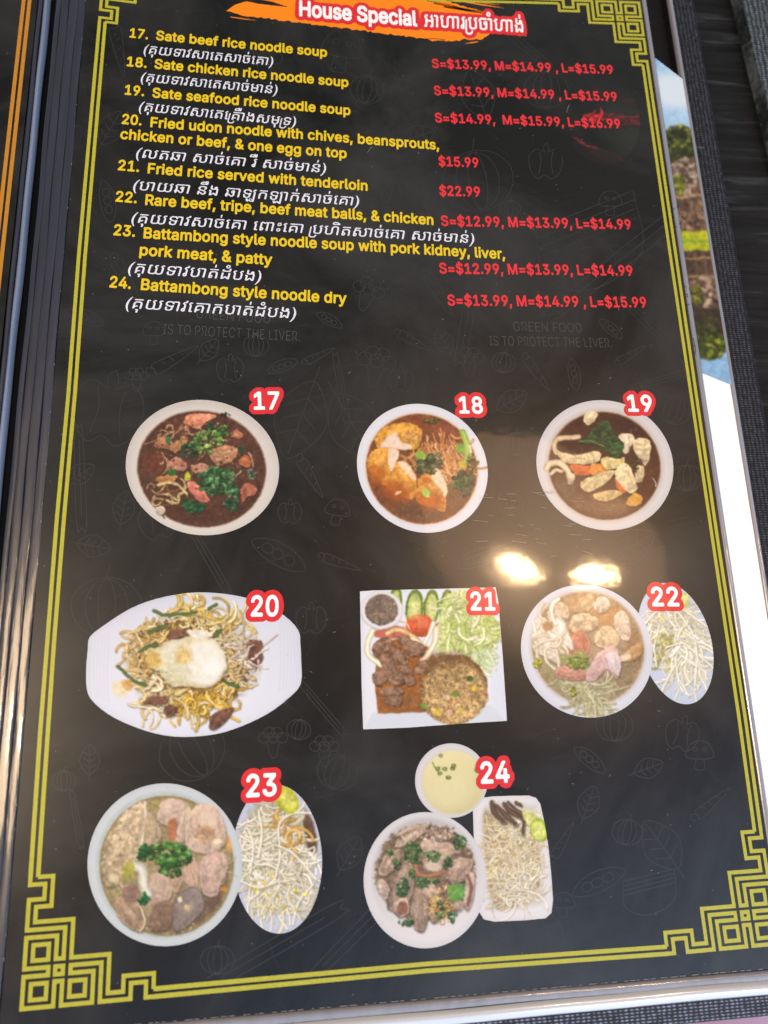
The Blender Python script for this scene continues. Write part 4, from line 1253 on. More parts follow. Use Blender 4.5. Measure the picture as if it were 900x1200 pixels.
c.noodles(380, 740, 44, 50, 50, 40, 5, [(196, 160, 84), (170, 130, 60), (216, 190, 120)], curl=1, shadow=(90, 64, 30))
c.crumbs(390, 670, 50, 40, 50, 6, [(206, 180, 150), (180, 140, 100)], 0.8); c.crumbs(370, 420, 100, 30, 70, 6, [(190, 170, 150), (120, 80, 70), (206, 200, 190)], .8); c.crumbs(220, 470, 50, 50, 40, 5, [(200, 190, 160)], .7)
G2 = [(70, 120, 60), (52, 96, 52), (90, 140, 76)]
for x, y, rx, ry, n in [(265, 500, 40, 50, 36), (170, 505, 20, 20, 8), (350, 515, 36, 24, 18), (225, 640, 26, 40, 22), (220, 670, 22, 18, 10), (310, 625, 26, 22, 16), (410, 545, 20, 26, 12), (460, 455, 30, 30, 18), (260, 590, 16, 18, 8), (235, 795, 34, 16, 14), (380, 740, 20, 40, 10), (430, 775, 22, 24, 10), (200, 540, 16, 30, 8), (360, 620, 14, 12, 6)]:
    c.herbs(x, y, rx, ry, n, 11, G2)
c.rings([(250, 480), (270, 505), (345, 500), (350, 525), (465, 440), (480, 465), (215, 630), (225, 660), (300, 610), (260, 580)], 12, (84, 134, 66), (150, 176, 110))
c.poly([(412, 650), (440, 632), (475, 638), (486, 665), (470, 698), (440, 705), (418, 690)], (96, 140, 64), 4, 0.2, nz=14); c.line([(425, 690), (445, 665), (470, 650)], 4, (130, 170, 90), 3, 0, .7)

# dim chili in the upper right
OC = eo(545, 500, 215, 220, 0)
BLK = (0, 0, 0)
c = cvC = Canvas(560, 20, 4.0, 900, 800, BLK, seed=41)
c.poly([(560, 500), (640, 400), (760, 420), (830, 560), (800, 680), (640, 640)], (20, 24, 18), 60, 0.2, alpha=0.8)
c.poly([(500, 420), (470, 400), (500, 380), (580, 400), (700, 470), (790, 510), (800, 480), (720, 450)], BLK, 20, alpha=.1)
c.noodles(640, 480, 110, 22, 26, 60, 9, [(170, 24, 36), (200, 30, 44), (120, 18, 28)], rot=5, spread=12, curl=.2, shadow=BLK, alpha=0.4)
c.noodles(520, 460, 40, 20, 14, 40, 8, [(226, 34, 50), (190, 26, 40)], rot=25, spread=30, curl=.5, shadow=BLK, alpha=0.75)
c.noodles(700, 400, 30, 12, 10, 40, 7, [(110, 16, 26), (80, 12, 20)], rot=-10, spread=20, curl=.3, shadow=BLK, alpha=0.4)
c.poly([(450, 570), (520, 610), (640, 640), (740, 710), (640, 700), (520, 670), (450, 610)], (22, 4, 8), 12, 0.3, alpha=.9)
c.line([(440, 560), (500, 600), (560, 618)], 9, (190, 30, 46), 6, 0, .8, taper=True); c.line([(560, 618), (640, 640), (720, 690)], 5, (70, 16, 22), 6, 0, .6)

# strip of the landscape picture (enlargement x3 from 700,100)
c = cvL = Canvas(700, 40, 3.0, 600, 1300, (165, 198, 228), q=0.8, seed=51)
c.blur = 1.0
OY = 180                                   # the enlargement began at y = 100, this canvas at y = 40
c.poly([(150, 0), (600, 0), (600, 330), (150, 330)], (160, 196, 228), 20, sm=False)
c.ell(260, 200, 120, 60, 0, (214, 226, 238), 40, 0.3, alpha=0.8); c.ell(250, 60, 90, 40, 0, (110, 166, 214), 40, .2, alpha=.8)
c.poly([(150, OY + 280), (600, OY + 280), (600, OY + 800), (150, OY + 800)], (92, 70, 58), 10, 0.5, sm=False)
c.herbs(285, OY + 205, 56, 62, 190, 17, [(58, 78, 32), (90, 116, 40), (34, 48, 22), (116, 138, 54), (46, 64, 28)])
c.herbs(300, OY + 255, 50, 30, 40, 16, [(40, 54, 24), (60, 76, 34)])
c.crumbs(310, OY + 320, 60, 60, 120, 12, [(160, 142, 122), (104, 84, 70), (70, 54, 46), (184, 170, 150)], .8)
c.herbs(285, OY + 345, 22, 34, 26, 14, [(120, 140, 40), (90, 110, 36)])
for y0 in (OY + 392, OY + 452): c.line([(150, y0), (600, y0 - 6)], 9, (170, 140, 104), 3, 0.2)
for x0 in (320, 352, 372): c.line([(x0, OY + 380), (x0 + 12, OY + 505)], 7, (120, 100, 88), 4, .2, .7)
c.crumbs(330, OY + 460, 70, 50, 110, 9, [(60, 46, 40), (110, 84, 66), (150, 122, 96)], .8)
c.poly([(150, OY + 512), (600, OY + 510), (600, OY + 582), (150, OY + 582)], (164, 172, 34), 5, 0.2, sm=False)
c.line([(150, OY + 548), (600, OY + 545)], 8, (110, 150, 40), 5, 0, .9)
c.poly([(150, OY + 584), (600, OY + 582), (600, OY + 860), (150, OY + 860)], (70, 54, 44), 5, 0.5, sm=False)
for y0 in (OY + 612, OY + 676): c.line([(150, y0), (600, y0 - 6)], 8, (160, 126, 86), 3, 0.2)
for x0 in (345, 375, 400): c.line([(x0, OY + 590), (x0 + 12, OY + 700)], 7, (110, 90, 78), 4, .2, .7)
c.crumbs(370, OY + 730, 60, 50, 120, 11, [(180, 156, 134), (110, 86, 70), (64, 50, 42)], .8)
c.herbs(345, OY + 740, 18, 34, 22, 13, [(130, 150, 40), (90, 110, 36)])
c.poly([(150, OY + 790), (600, OY + 780), (600, OY + 900), (150, OY + 905)], (50, 42, 34), 16, 0.4, sm=False)
c.poly([(150, OY + 955), (600, OY + 950), (600, OY + 1110), (150, OY + 1110)], (130, 172, 212), 12, sm=False)
c.herbs(395, OY + 915, 56, 42, 110, 18, [(84, 116, 36), (124, 152, 42), (50, 70, 28), (66, 92, 36)])
c.herbs(385, OY + 850, 40, 30, 40, 14, [(56, 60, 36), (70, 84, 44)])
# ================================================================== the place
# ------------------------------------------------------------------ table, cloth, second menu
table = thing('table', 'dark streaky wooden table under the open menu', 'table')
tb = link('table_top', box_mesh(-0.45, 0.62, pg(600, 1200, -0.012)[1] + 0.0015, 0.85, -0.045, -0.012, 0.002), M_WOOD, table)
cl = bpy.data.meshes.new('cloth')
bm = bmesh.new()
bmesh.ops.create_grid(bm, x_segments=60, y_segments=24, size=1)
for v in bm.verts:
    v.co = (v.co.x * 0.4 + 0.15, v.co.y * 0.12 - 0.135, -0.05 + 0.004 * math.sin(v.co.x * 9 + v.co.y * 4) + 0.003 * math.sin(v.co.x * 23 - v.co.y * 11))
bm.to_mesh(cl); bm.free()
cl.polygons.foreach_set('use_smooth', [True] * len(cl.polygons))
thing('', 'pale lavender pink cloth along the bottom edge of the menu', 'cloth', obj=link('cloth', cl, M_PINK))

# other menu lying at the upper right: only its woven cover edge is in view
a0 = pg(869, 0, -0.006); a1 = pg(903, 140, -0.006)
d = (a0 - a1)[:2]; d /= np.linalg.norm(d); nn = np.array([d[1], -d[0]])
om = thing('menu_cover', 'grey woven cover edge of another menu at the top right corner', 'menu cover')
V = []
def obar(p, q, w, z0, z1):
    P = [p, q, q + nn * w, p + nn * w]
    return mesh([(*x, z0) for x in P] + [(*x, z1) for x in P], [(0, 3, 2, 1), (4, 5, 6, 7), (0, 1, 5, 4), (1, 2, 6, 5), (2, 3, 7, 6), (3, 0, 4, 7)])
A_ = a1[:2] - d * 0.03; B_ = a0[:2] + d * 0.10
me = obar(B_ + nn * 0.0, A_ + nn * 0.0, 0.018, -0.0118, -0.006)
link('woven_edge', me, M_CLOTH2, om)
link('cover_board', obar(B_ + nn * 0.0185, A_ + nn * 0.0185, 0.10, -0.0118, -0.0068), M_VINYL, om)

# ------------------------------------------------------------------ the menu
menu = thing('restaurant_menu', 'open black restaurant menu page of numbered noodle dishes in a clear sleeve', 'menu')
PX0, PX1, PY0, PY1 = -0.005, 0.2005, -0.0055, 0.352
link('backing_board', box_mesh(-0.052, 0.2262, -0.0165, 0.40, -0.0080, -0.0052, 0.0008), M_VINYL, menu)
# woven binding: right side and foot
cxr0 = pg(806, 100, -0.004)[0]; cxr1 = pg(836, 100, -0.004)[0]
xr0 = pg(866, 480, -0.004)[0]; xr1 = pg(897, 520, -0.004)[0]
yb0 = pg(900, 1166, -0.003)[1]; yb1 = pg(900, 1191, -0.003)[1]
print('cover', cxr0, cxr1, xr0, xr1, yb0, yb1)
XR0, XR1 = 0.2150, 0.2244
bx = box_mesh(XR0, XR1, yb1, 0.40, -0.0050, -0.0022, 0.0010, 3)
link('woven_edge', bx, M_CLOTHR, menu, 'black woven cloth edge on the right side')
bx = box_mesh(-0.05, XR0 - 0.0002, yb1, yb0 + 0.002, -0.0050, -0.0026, 0.0008, 3)
link('woven_edge', bx, M_CLOTHB, menu, 'black woven cloth edge along the foot')

# clear sleeve: rims that stand out beyond the page
def extrude_profile(prof, a, b, axis, n=40, wob=0.0, seed=0):
    """profile (p, z) swept along an axis"""
    r = random.Random(seed)
    V, Fc = [], []
    ph = [r.uniform(0, 6.28) for _ in range(6)]
    for i in range(n + 1):
        t = a + (b - a) * i / n
        w = wob * sum(math.sin(t * f + ph[k]) for k, f in enumerate((31, 67, 140)))
        for p, z in prof:
            zz = z + (w * 0.6 if z > -0.002 else 0)
            V.append((p + w, t, zz) if axis == 'Y' else (t, p + w, zz))
    m = len(prof)
    for i in range(n):
        for j in range(m - 1):
            q = (i * m + j, i * m + j + 1, (i + 1) * m + j + 1, (i + 1) * m + j)
            Fc.append(q if axis == 'X' else q[::-1])
    return mesh(V, Fc, smooth=True)

def arc(x0, x1, z, hgt, n=8, base=-0.0009):
    return [(x0, base)] + [(x0 + (x1 - x0) * k / n, z + hgt * math.sin(math.pi * k / n)) for k in range(n + 1)] + [(x1, base)]

link('sleeve_rim', extrude_profile(arc(0.2007, 0.2026, -0.0004, 0.0005), -0.006, 0.40, 'Y'), M_PLA, menu, 'grey plastic rim right of the page')
link('sleeve_rim', extrude_profile(arc(0.2130, 0.2146, -0.0016, 0.0005, base=-0.003), -0.008, 0.40, 'Y'), M_PLA, menu, 'outer plastic rim beside the woven edge')
# foot of the sleeve: welded flat strip, then a rounded fold with window glare put into its pale colour
foot = [(-0.0057, -0.0006), (-0.0057, 0.0001), (-0.0070, 0.0002), (-0.0080, 0.0001)]
link('sleeve_rim', extrude_profile(foot, -0.05, 0.2129, 'X', wob=0.00005), M_PLA, menu, 'flat welded plastic strip below the page')
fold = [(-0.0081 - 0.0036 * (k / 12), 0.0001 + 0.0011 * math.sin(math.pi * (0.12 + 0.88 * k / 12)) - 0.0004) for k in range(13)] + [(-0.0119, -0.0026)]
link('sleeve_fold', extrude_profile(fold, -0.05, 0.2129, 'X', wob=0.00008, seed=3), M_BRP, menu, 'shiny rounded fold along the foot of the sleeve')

# left: several leaves of plastic lying side by side towards the spine
LX = [(-0.0052, -0.0079, -0.0001), (-0.0080, -0.0109, -0.0004), (-0.0110, -0.0135, -0.0008), (-0.0136, -0.0152, -0.0012)]
def leaf(a, b_, z, drop, bulge):
    P = [(b_ - 0.00002, z - 0.003)]
    for k in range(9):
        t = k / 8
        P.append((b_ + (a - b_) * t, z - drop * (1 - t) ** 1.6 + bulge * math.sin(math.pi * t)))
    return P + [(a + 0.00002, z - 0.003)]
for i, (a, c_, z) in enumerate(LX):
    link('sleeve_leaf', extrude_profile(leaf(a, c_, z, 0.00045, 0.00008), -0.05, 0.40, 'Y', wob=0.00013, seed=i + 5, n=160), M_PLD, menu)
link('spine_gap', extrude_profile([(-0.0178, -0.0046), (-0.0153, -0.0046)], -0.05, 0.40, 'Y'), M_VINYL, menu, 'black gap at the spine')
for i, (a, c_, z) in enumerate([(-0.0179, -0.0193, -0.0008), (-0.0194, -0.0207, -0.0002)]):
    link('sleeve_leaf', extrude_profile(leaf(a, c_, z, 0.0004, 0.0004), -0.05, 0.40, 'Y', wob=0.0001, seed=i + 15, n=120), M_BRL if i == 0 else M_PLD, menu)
fpage = link('facing_page', box_mesh(-0.050, -0.0208, -0.05, 0.40, -0.0012, 0.0, 0), M_PAGE, menu, 'strip of the facing page with amber border lines')
link('border_line', ribbon([[(-0.0252, -0.05), (-0.0252, 0.3085), (-0.0285, 0.3085)]], 0.0012, 0.00008), M_AMB, fpage)
link('border_line', ribbon([[(-0.0233, -0.05), (-0.0233, 0.40)]], 0.0012, 0.00008), M_AMB, fpage)

# the printed page itself
page = link('printed_page', box_mesh(PX0, PX1, PY0, PY1, -0.0006, 0.0, 0), M_PAGE, menu, 'black page headed House Special with dishes 17 to 24')

# sheets behind, seen between the page and the right edge of the cover
def strip_x(y, right):
    L = [(100, 769), (300, 802), (437, 822), (640, 849)] if not right else [(92, 805), (300, 834), (450, 856), (640, 887)]
    return np.interp(y, [a for a, b in L], [b for a, b in L])
sx0 = 0.2024
sx1 = 0.2132
yt0 = pg(768, 66, -0.0013)[1]; yt1 = pg(806, 93, -0.0013)[1]
yb_0 = pg(822, 436, -0.0013)[1]; yb_1 = pg(856, 451, -0.0013)[1]
link('white_sheet', mesh([(sx0, -0.0095, -0.0018), (sx1, -0.0095, -0.0018), (sx1, yb_1 + .01, -0.0018), (sx0, yb_0 + .01, -0.0018)], [(0, 1, 2, 3)]), M_PAPER, menu, 'blank white sheet behind the page')
nx, ny = 40, 420
gu, gv = np.meshgrid(np.linspace(0, 1, nx + 1), np.linspace(0, 1, ny + 1))
PXs = sx0 + (sx1 - sx0) * gu
top = yt0 + (yt1 - yt0) * gu; bot = yb_0 + (yb_1 - yb_0) * gu
PYs = top + (bot - top) * gv
PP = np.stack([PXs, PYs, np.full_like(PXs, -0.0013)], -1)
px, py = proj_arr(PP)
N = nx + 1
ii = np.arange(ny)[:, None] * N + np.arange(nx)[None, :]
Fc = np.stack([ii, ii + N, ii + N + 1, ii + 1], -1).reshape(-1, 4)
link('landscape_print', grid_mesh(PP.reshape(-1, 3), Fc, lin(cvL.sample(px, py)).reshape(-1, 3) * GAIN), M_PIC, menu, 'strip of a colour picture of trees, ruins and blue sky mirrored in water')

# ------------------------------------------------------------------ print on the page
H1, H2, H3, H4 = 0.00005, 0.00010, 0.00015, 0.00020
# gold border
U = [[(0, 17), (0, 16), (2, 16), (2, 14), (0, 14), (0, 10), (5, 10), (5, 6), (4, 6), (4, 9), (0, 9), (0, 5), (3.1, 5), (3.1, 4), (0, 4), (0, 0), (4, 0), (4, 3.1), (5, 3.1), (5, 0),
      (9, 0), (9, 4), (6, 4), (6, 5), (10, 5), (10, 0), (14, 0), (14, 2), (16, 2), (16, 0), (17, 0)],
     [(1, 17), (3, 17), (3, 13), (1, 13), (1, 11), (6, 11), (6, 6), (11, 6), (11, 1), (13, 1), (13, 3), (17, 3), (17, 1)]]
SQ = [[(4, 4), (5, 4), (5, 5), (4, 5)], [(1, 1), (3, 1), (3, 3), (1, 3)], [(6, 1), (8, 1), (8, 3), (6, 3)], [(1, 6), (3, 6), (3, 8), (1, 8)]]
CORN = {
    'bl': [((0, 0), (25.2, 1182.4)), ((1, 17), (44.3, 1027.6)), ((17, 1), (179.3, 1158.8)), ((6, 11), (86.4, 1077.2)), ((11, 6), (129.1, 1117.7))],
    'br': [((17, 1), (781.7, 1110)), ((17, 3), (781.2, 1092.5)), ((13, 3), (809.5, 1090.5)), ((11, 1), (825.5, 1105.2)), ((11, 6), (822, 1064.8)), ((6, 11), (855, 1023)),
           ((3, 17), (869.4, 974.9)), ((3, 13), (873.7, 1006)), ((1, 13), (889, 1005)), ((9, 0), (841.8, 1111.6)), ((5, 0), (877.9, 1108.7))],
    'tr': [((0, 0), (748.3, 3.3)), ((17, 3), (655.8, 13)), ((13, 3), (678.7, 13.3)), ((11, 6), (690.8, 26.3)), ((6, 11), (720.5, 48.8)), ((3, 13), (738.8, 58.3)),
           ((3, 17), (740.8, 76.3)), ((0, 16), (760.8, 71.7)), ((0, 14), (756.7, 63.3))],
    'tl': [((0, 14), (118.3, 11.7)), ((2, 14), (131.2, 13.3)), ((2, 16), (130, 21.7)), ((0, 16), (117, 20.3)), ((3, 17), (136.7, 27.5)), ((3, 13), (138.3, 10)),
           ((6, 11), (158.3, 3.0)), ((1, 13), (124.2, 7.5))]}
ends = {}
for key, obs in CORN.items():
    A = np.array([[u, v, 1] for (u, v), _ in obs]); B = np.array([pg(*q)[:2] for _, q in obs])
    X = np.linalg.lstsq(A, B, rcond=None)[0]
    f = lambda p: np.array([p[0], p[1], 1.0]) @ X
    w = 0.56 * 0.5 * (np.linalg.norm(X[0]) + np.linalg.norm(X[1]))
    main = ribbon([[f(p) for p in P] for P in U], w, H1)
    sq = ribbon([[f(p) for p in P] for P in SQ], w, H1, True)
    bm = bmesh.new(); bm.from_mesh(main); bm.from_mesh(sq)
    me = bpy.data.meshes.new('ornament'); bm.to_mesh(me); bm.free()
    link('corner_ornament', me, M_GOLD, page, {'bl': 'gold fret ornament at the lower left', 'br': 'gold fret ornament at the lower right', 'tr': 'gold fret ornament at the upper right', 'tl': 'gold fret ornament at the upper left'}[key])
    ends[key] = {k: f(k) for k in ((0, 17), (1, 17), (17, 0), (17, 1))}
BW = 0.00108
BH = [H1 + 0.000008]
def border(pts, a=None, b=None):
    BH[0] += 0.000004
    P = ([a] if a is not None else []) + [pg(*p)[:2] for p in pts] + ([b] if b is not None else [])
    link('border_line', ribbon([P], BW, BH[0]), M_GOLD, page)
border([(92.3, 300), (80.3, 460), (66.5, 610), (55.7, 750), (47, 860)], ends['tl'][(0, 17)], ends['bl'][(0, 17)])
border([(99.8, 300), (88, 460), (74.8, 610), (63.6, 750), (56, 860)], ends['tl'][(1, 17)], ends['bl'][(1, 17)])
border([(792, 300), (823.5, 515), (842, 640), (873, 840)], ends['tr'][(0, 17)], ends['br'][(0, 17)])
border([(785.5, 300), (817.5, 515), (836, 640), (865.7, 840)], ends['tr'][(1, 17)], ends['br'][(1, 17)])
border([(500, 1137.5)], ends['bl'][(17, 0)], ends['br'][(17, 0)])
border([(500, 1129.5)], ends['bl'][(17, 1)], ends['br'][(17, 1)])
border([(500, -6)], ends['tl'][(17, 0)], ends['tr'][(17, 0)])
border([(500, 0.5)], ends['tl'][(17, 1)], ends['tr'][(17, 1)])

# faint line drawings behind everything
rd = random.Random(11)
def dood(kind, x, y, r, rot):
    P = []
    def E(cx, cy, a, b, t0=0, t1=360, n=22):
        P.append([(cx + a * math.cos(math.radians(t0 + (t1 - t0) * i / n)) * (1 + rd.uniform(-.02, .02)), cy + b * math.sin(math.radians(t0 + (t1 - t0) * i / n))) for i in range(n + 1)])
    if kind == 'pepper':
        P.append(crom([(-.15, -.6), (-.6, -.75), (-1, -.3), (-.9, .5), (-.5, .95), (-.1, .75), (.3, .98), (.8, .6), (.95, -.2), (.6, -.75), (.15, -.6)], 5))
        P.append(crom([(-.1, -.55), (-.15, -.9), (.05, -1.1), (.15, -.8), (.1, -.55)], 4)); P.append(crom([(-.4, -.6), (-.3, 0), (-.45, .7)], 5)); P.append(crom([(.4, -.6), (.3, 0), (.4, .7)], 5))
    elif kind == 'leaf':
        P.append(crom([(0, 1), (-.55, .4), (-.6, -.2), (0, -1), (.6, -.2), (.55, .4)], 5, True) ); P[-1].append(P[-1][0]); P.append([(0, 1.4), (0, -.9)])
        for k in (-.5, -.1, .3): P.append([(0, k + .25), (-.42, k)]); P.append([(0, k + .25), (.42, k)])
    elif kind == 'carrot':
        P.append(crom([(-.9, -.25), (1.2, .0), (-.9, .3), (-1.05, 0)], 6, True)); P[-1].append(P[-1][0])
        for k in (-.6, -.2, .3): P.append([(k, -.15), (k + .12, .05)])
        P.append(crom([(-1.0, 0), (-1.3, -.2), (-1.45, 0), (-1.3, .2)], 4))
    elif kind == 'mushroom':
        P.append(crom([(-.9, .1), (-.6, -.7), (0, -.95), (.6, -.7), (.9, .1), (0, .25)], 5, True)); P[-1].append(P[-1][0]); P.append(crom([(-.25, .2), (-.3, .9), (.3, .9), (.25, .2)], 5)); E(-.3, -.4, .15, .1); E(.3, -.35, .12, .1)
    elif kind == 'onion':
        E(0, 0, 1, .85); E(0, 0, .6, .8); E(0, 0, .25, .8); P.append([(0, -.85), (.1, -1.2)])
    elif kind == 'bean':
        P.append(crom([(-1, 0), (-.3, -.4), (.6, -.35), (1.1, 0), (.5, .3), (-.4, .3)], 5, True)); P[-1].append(P[-1][0]); E(-.4, -.03, .2, .17); E(0, -.03, .2, .17); E(.45, -.03, .2, .17)
    elif kind == 'stick':
        P.append(crom([(-1.2, -.1), (1.2, -.13), (1.3, 0), (1.2, .13), (-1.2, .12), (-1.3, 0)], 3, True)); P[-1].append(P[-1][0]); P.append([(-1, 0), (1, 0)])
    elif kind == 'broccoli':
        for a, b in ((-.6, -.3), (-.25, -.65), (.25, -.65), (.6, -.3), (0, -.3)): E(a, b, .36, .33, 0, 360, 14)
        P.append(crom([(-.4, 0), (-.15, .9), (.2, .9), (.4, 0)], 5))
    elif kind == 'basket':
        for k in range(4): P.append([(-1, -.4 + k * .18), (1, -.9 + k * .18)])
        P.append(crom([(-1, -.4), (-.9, .6), (0, .9), (1, .3), (1, -.9)], 5))
    t = math.radians(rot)
    return [[pg(x + r * (p[0] * math.cos(t) - p[1] * math.sin(t)), y + r * (p[0] * math.sin(t) + p[1] * math.cos(t)))[:2] for p in q] for q in P]
DD = [('leaf', 245, 410, 16, 40), ('onion', 300, 405, 15, 0), ('bean', 330, 430, 18, -20), ('mushroom', 180, 390, 14, 0), ('carrot', 485, 400, 18, 30), ('leaf', 520, 400, 16, -30), ('onion', 590, 425, 14, 10), ('pepper', 470, 445, 15, 0), ('bean', 715, 385, 16, 40),
      ('leaf', 805, 410, 16, 20), ('broccoli', 160, 445, 14, 0), ('stick', 400, 455, 30, 80), ('leaf', 600, 470, 20, 60), ('onion', 605, 520, 16, 0), ('carrot', 365, 560, 22, 60), ('mushroom', 395, 600, 16, 10), ('leaf', 110, 640, 20, 100),
      ('onion', 805, 560, 18, 0), ('leaf', 690, 660, 18, 30), ('broccoli', 380, 880, 18, 0), ('bean', 690, 890, 22, 40), ('leaf', 760, 900, 18, 70), ('carrot', 660, 985, 20, -60), ('mushroom', 660, 1060, 15, 0), ('leaf', 410, 1000, 22, 30), ('onion', 255, 1125, 20, 0),
      ('pepper', 128, 480, 42, 8), ('leaf', 352, 492, 48, 200), ('leaf', 415, 500, 44, 150), ('broccoli', 440, 430, 24, 10), ('carrot', 375, 416, 16, -25), ('carrot', 205, 420, 26, -28),
      ('pepper', 270, 432, 16, 0), ('bean', 98, 372, 22, 20), ('bean', 385, 375, 16, 30), ('carrot', 150, 330, 26, 60), ('onion', 560, 212, 42, -10), ('onion', 598, 245, 12, 0), ('leaf', 458, 228, 18, 20),
      ('leaf', 490, 160, 20, 70), ('stick', 500, 235, 20, 85), ('basket', 690, 285, 60, -8), ('stick', 720, 310, 74, -38), ('mushroom', 715, 238, 15, 0), ('mushroom', 798, 350, 16, 20), ('leaf', 432, 310, 16, 10),
      ('broccoli', 430, 345, 20, 20), ('stick', 550, 360, 50, 100), ('carrot', 515, 345, 24, 60), ('mushroom', 592, 295, 14, 0), ('stick', 760, 380, 34, 45), ('carrot', 740, 415, 16, -30),
      ('broccoli', 550, 425, 18, 0), ('carrot', 630, 438, 20, 55), ('bean', 672, 438, 18, 80), ('stick', 775, 445, 26, -15), ('onion', 790, 480, 20, 20), ('pepper', 185, 610, 22, -15), ('leaf', 145, 595, 20, 10),
      ('stick', 245, 655, 34, 60), ('bean', 325, 650, 34, 30), ('pepper', 340, 600, 14, 0), ('leaf', 95, 555, 18, 60), ('onion', 125, 712, 42, 0), ('stick', 94, 560, 45, 88), ('pepper', 365, 725, 18, 0),
      ('stick', 378, 830, 30, 50), ('onion', 350, 855, 14, 10), ('carrot', 400, 660, 20, 20), ('onion', 598, 590, 16, 30), ('stick', 600, 640, 40, -20), ('leaf', 740, 640, 30, 60), ('bean', 560, 655, 26, -20),
      ('leaf', 105, 890, 18, 0), ('onion', 75, 915, 14, 0), ('stick', 90, 960, 25, 80), ('onion', 225, 880, 40, -30), ('broccoli', 320, 870, 18, 0), ('onion', 395, 905, 24, 20), ('carrot', 455, 830, 20, 20),
      ('onion', 720, 850, 22, 0), ('pepper', 800, 860, 20, 10), ('mushroom', 820, 885, 18, 0), ('leaf', 775, 990, 34, -35), ('onion', 735, 975, 18, 10), ('carrot', 835, 940, 22, -40), ('leaf', 690, 940, 20, 20), ('bean', 700, 1035, 32, -25),
      ('stick', 320, 1110, 70, -30), ('onion', 620, 1100, 40, -20), ('stick', 420, 1090, 60, -45), ('basket', 760, 1045, 30, 0), ('mushroom', 400, 60, 26, 10), ('broccoli', 310, 75, 22, 0), ('onion', 430, 105, 20, 10),
      ('leaf', 560, 110, 30, -20), ('stick', 610, 50, 34, 40), ('pepper', 640, 190, 20, 0), ('onion', 640, 105, 26, 0), ('carrot', 140, 60, 26, 80), ('leaf', 130, 150, 22, 30), ('bean', 125, 235, 24, 80), ('stick', 500, 600, 30, 60)]
polys = []
for k, x, y, r, rot in DD:
    polys += dood(k, x, y, r, rot)
link('vegetable_drawings', ribbon(polys, 0.00022, 0.00002), M_DOOD, page, 'faint grey line drawings of vegetables', 'stuff')

# heading brush stroke
def brush():
    r = random.Random(4)
    P = [(265, 13), (275, 6), (287, 2), (300, -1), (330, -12), (430, -12), (490, -10), (520, -2), (530, 4), (560, 12), (580, 24), (579, 37), (572, 42), (562, 46), (545, 46), (532, 49), (510, 48), (495, 45),
         (470, 42), (440, 38), (400, 33), (360, 28), (330, 24), (300, 20), (278, 17)]
    out = []
    for i in range(len(P)):
        a, b = np.array(P[i]), np.array(P[(i + 1) % len(P)])
        n = max(1, int(np.linalg.norm(b - a) / 3))
        for j in range(n):
            q = a + (b - a) * j / n
            if i > 5: q = q + [r.uniform(-.8, .8), r.uniform(-1.0, 1.0)]
            out.append(q)
    return out
bo = brush()
me = bpy.data.meshes.new('brush'); bm = bmesh.new()
vs = [bm.verts.new((*pg(*p)[:2], H1)) for p in bo]
bm.faces.new(vs)
bmesh.ops.triangulate(bm, faces=bm.faces[:])
def frag(P):
    bm.faces.new([bm.verts.new((*pg(*p)[:2], H1)) for p in P])
for a in [((508, 4), (572, 15), 1.2), ((530, -2), (585, 6), 1.0), ((540, 1.5), (590, 9.5), 1.2), ((520, 8), (580, 17.5), 1.5), ((600, 39), (617, 42), 2.4), ((560, 49), (545, 51), 1.0), ((270, 20), (300, 24), .8)]:
    (x0, y0), (x1, y1), w = a
    frag([(x0, y0 - w / 2), (x0, y0 + w / 2), ((x0 + x1) / 2, (y0 + y1) / 2 + w * .8), (x1, y1 + w * .1), (x1, y1 - w * .1), ((x0 + x1) / 2, (y0 + y1) / 2 - w * .5)])
bm.to_mesh(me); bm.free()
link('brush_stroke', me, M_ORA, page, 'orange brush stroke behind the heading')
me = mesh([(*pg(*p)[:2], H2) for p in [(296, -2), (320, 2.5), (338, 8.5), (318, 6.5), (302, 4.5), (290, 2), (276, 3), (288, 0)]], [tuple(range(8))])
link('brush_gap', me, M_PAGE, page)
link('brush_gap', ribbon([[pg(*p)[:2] for p in q] for q in [[(500, 1), (528, 6), (556, 14)], [(515, -2), (545, 6), (575, 17)], [(490, 46), (510, 45.5), (522, 47)]]], 0.00025, H2), M_PAGE, page)

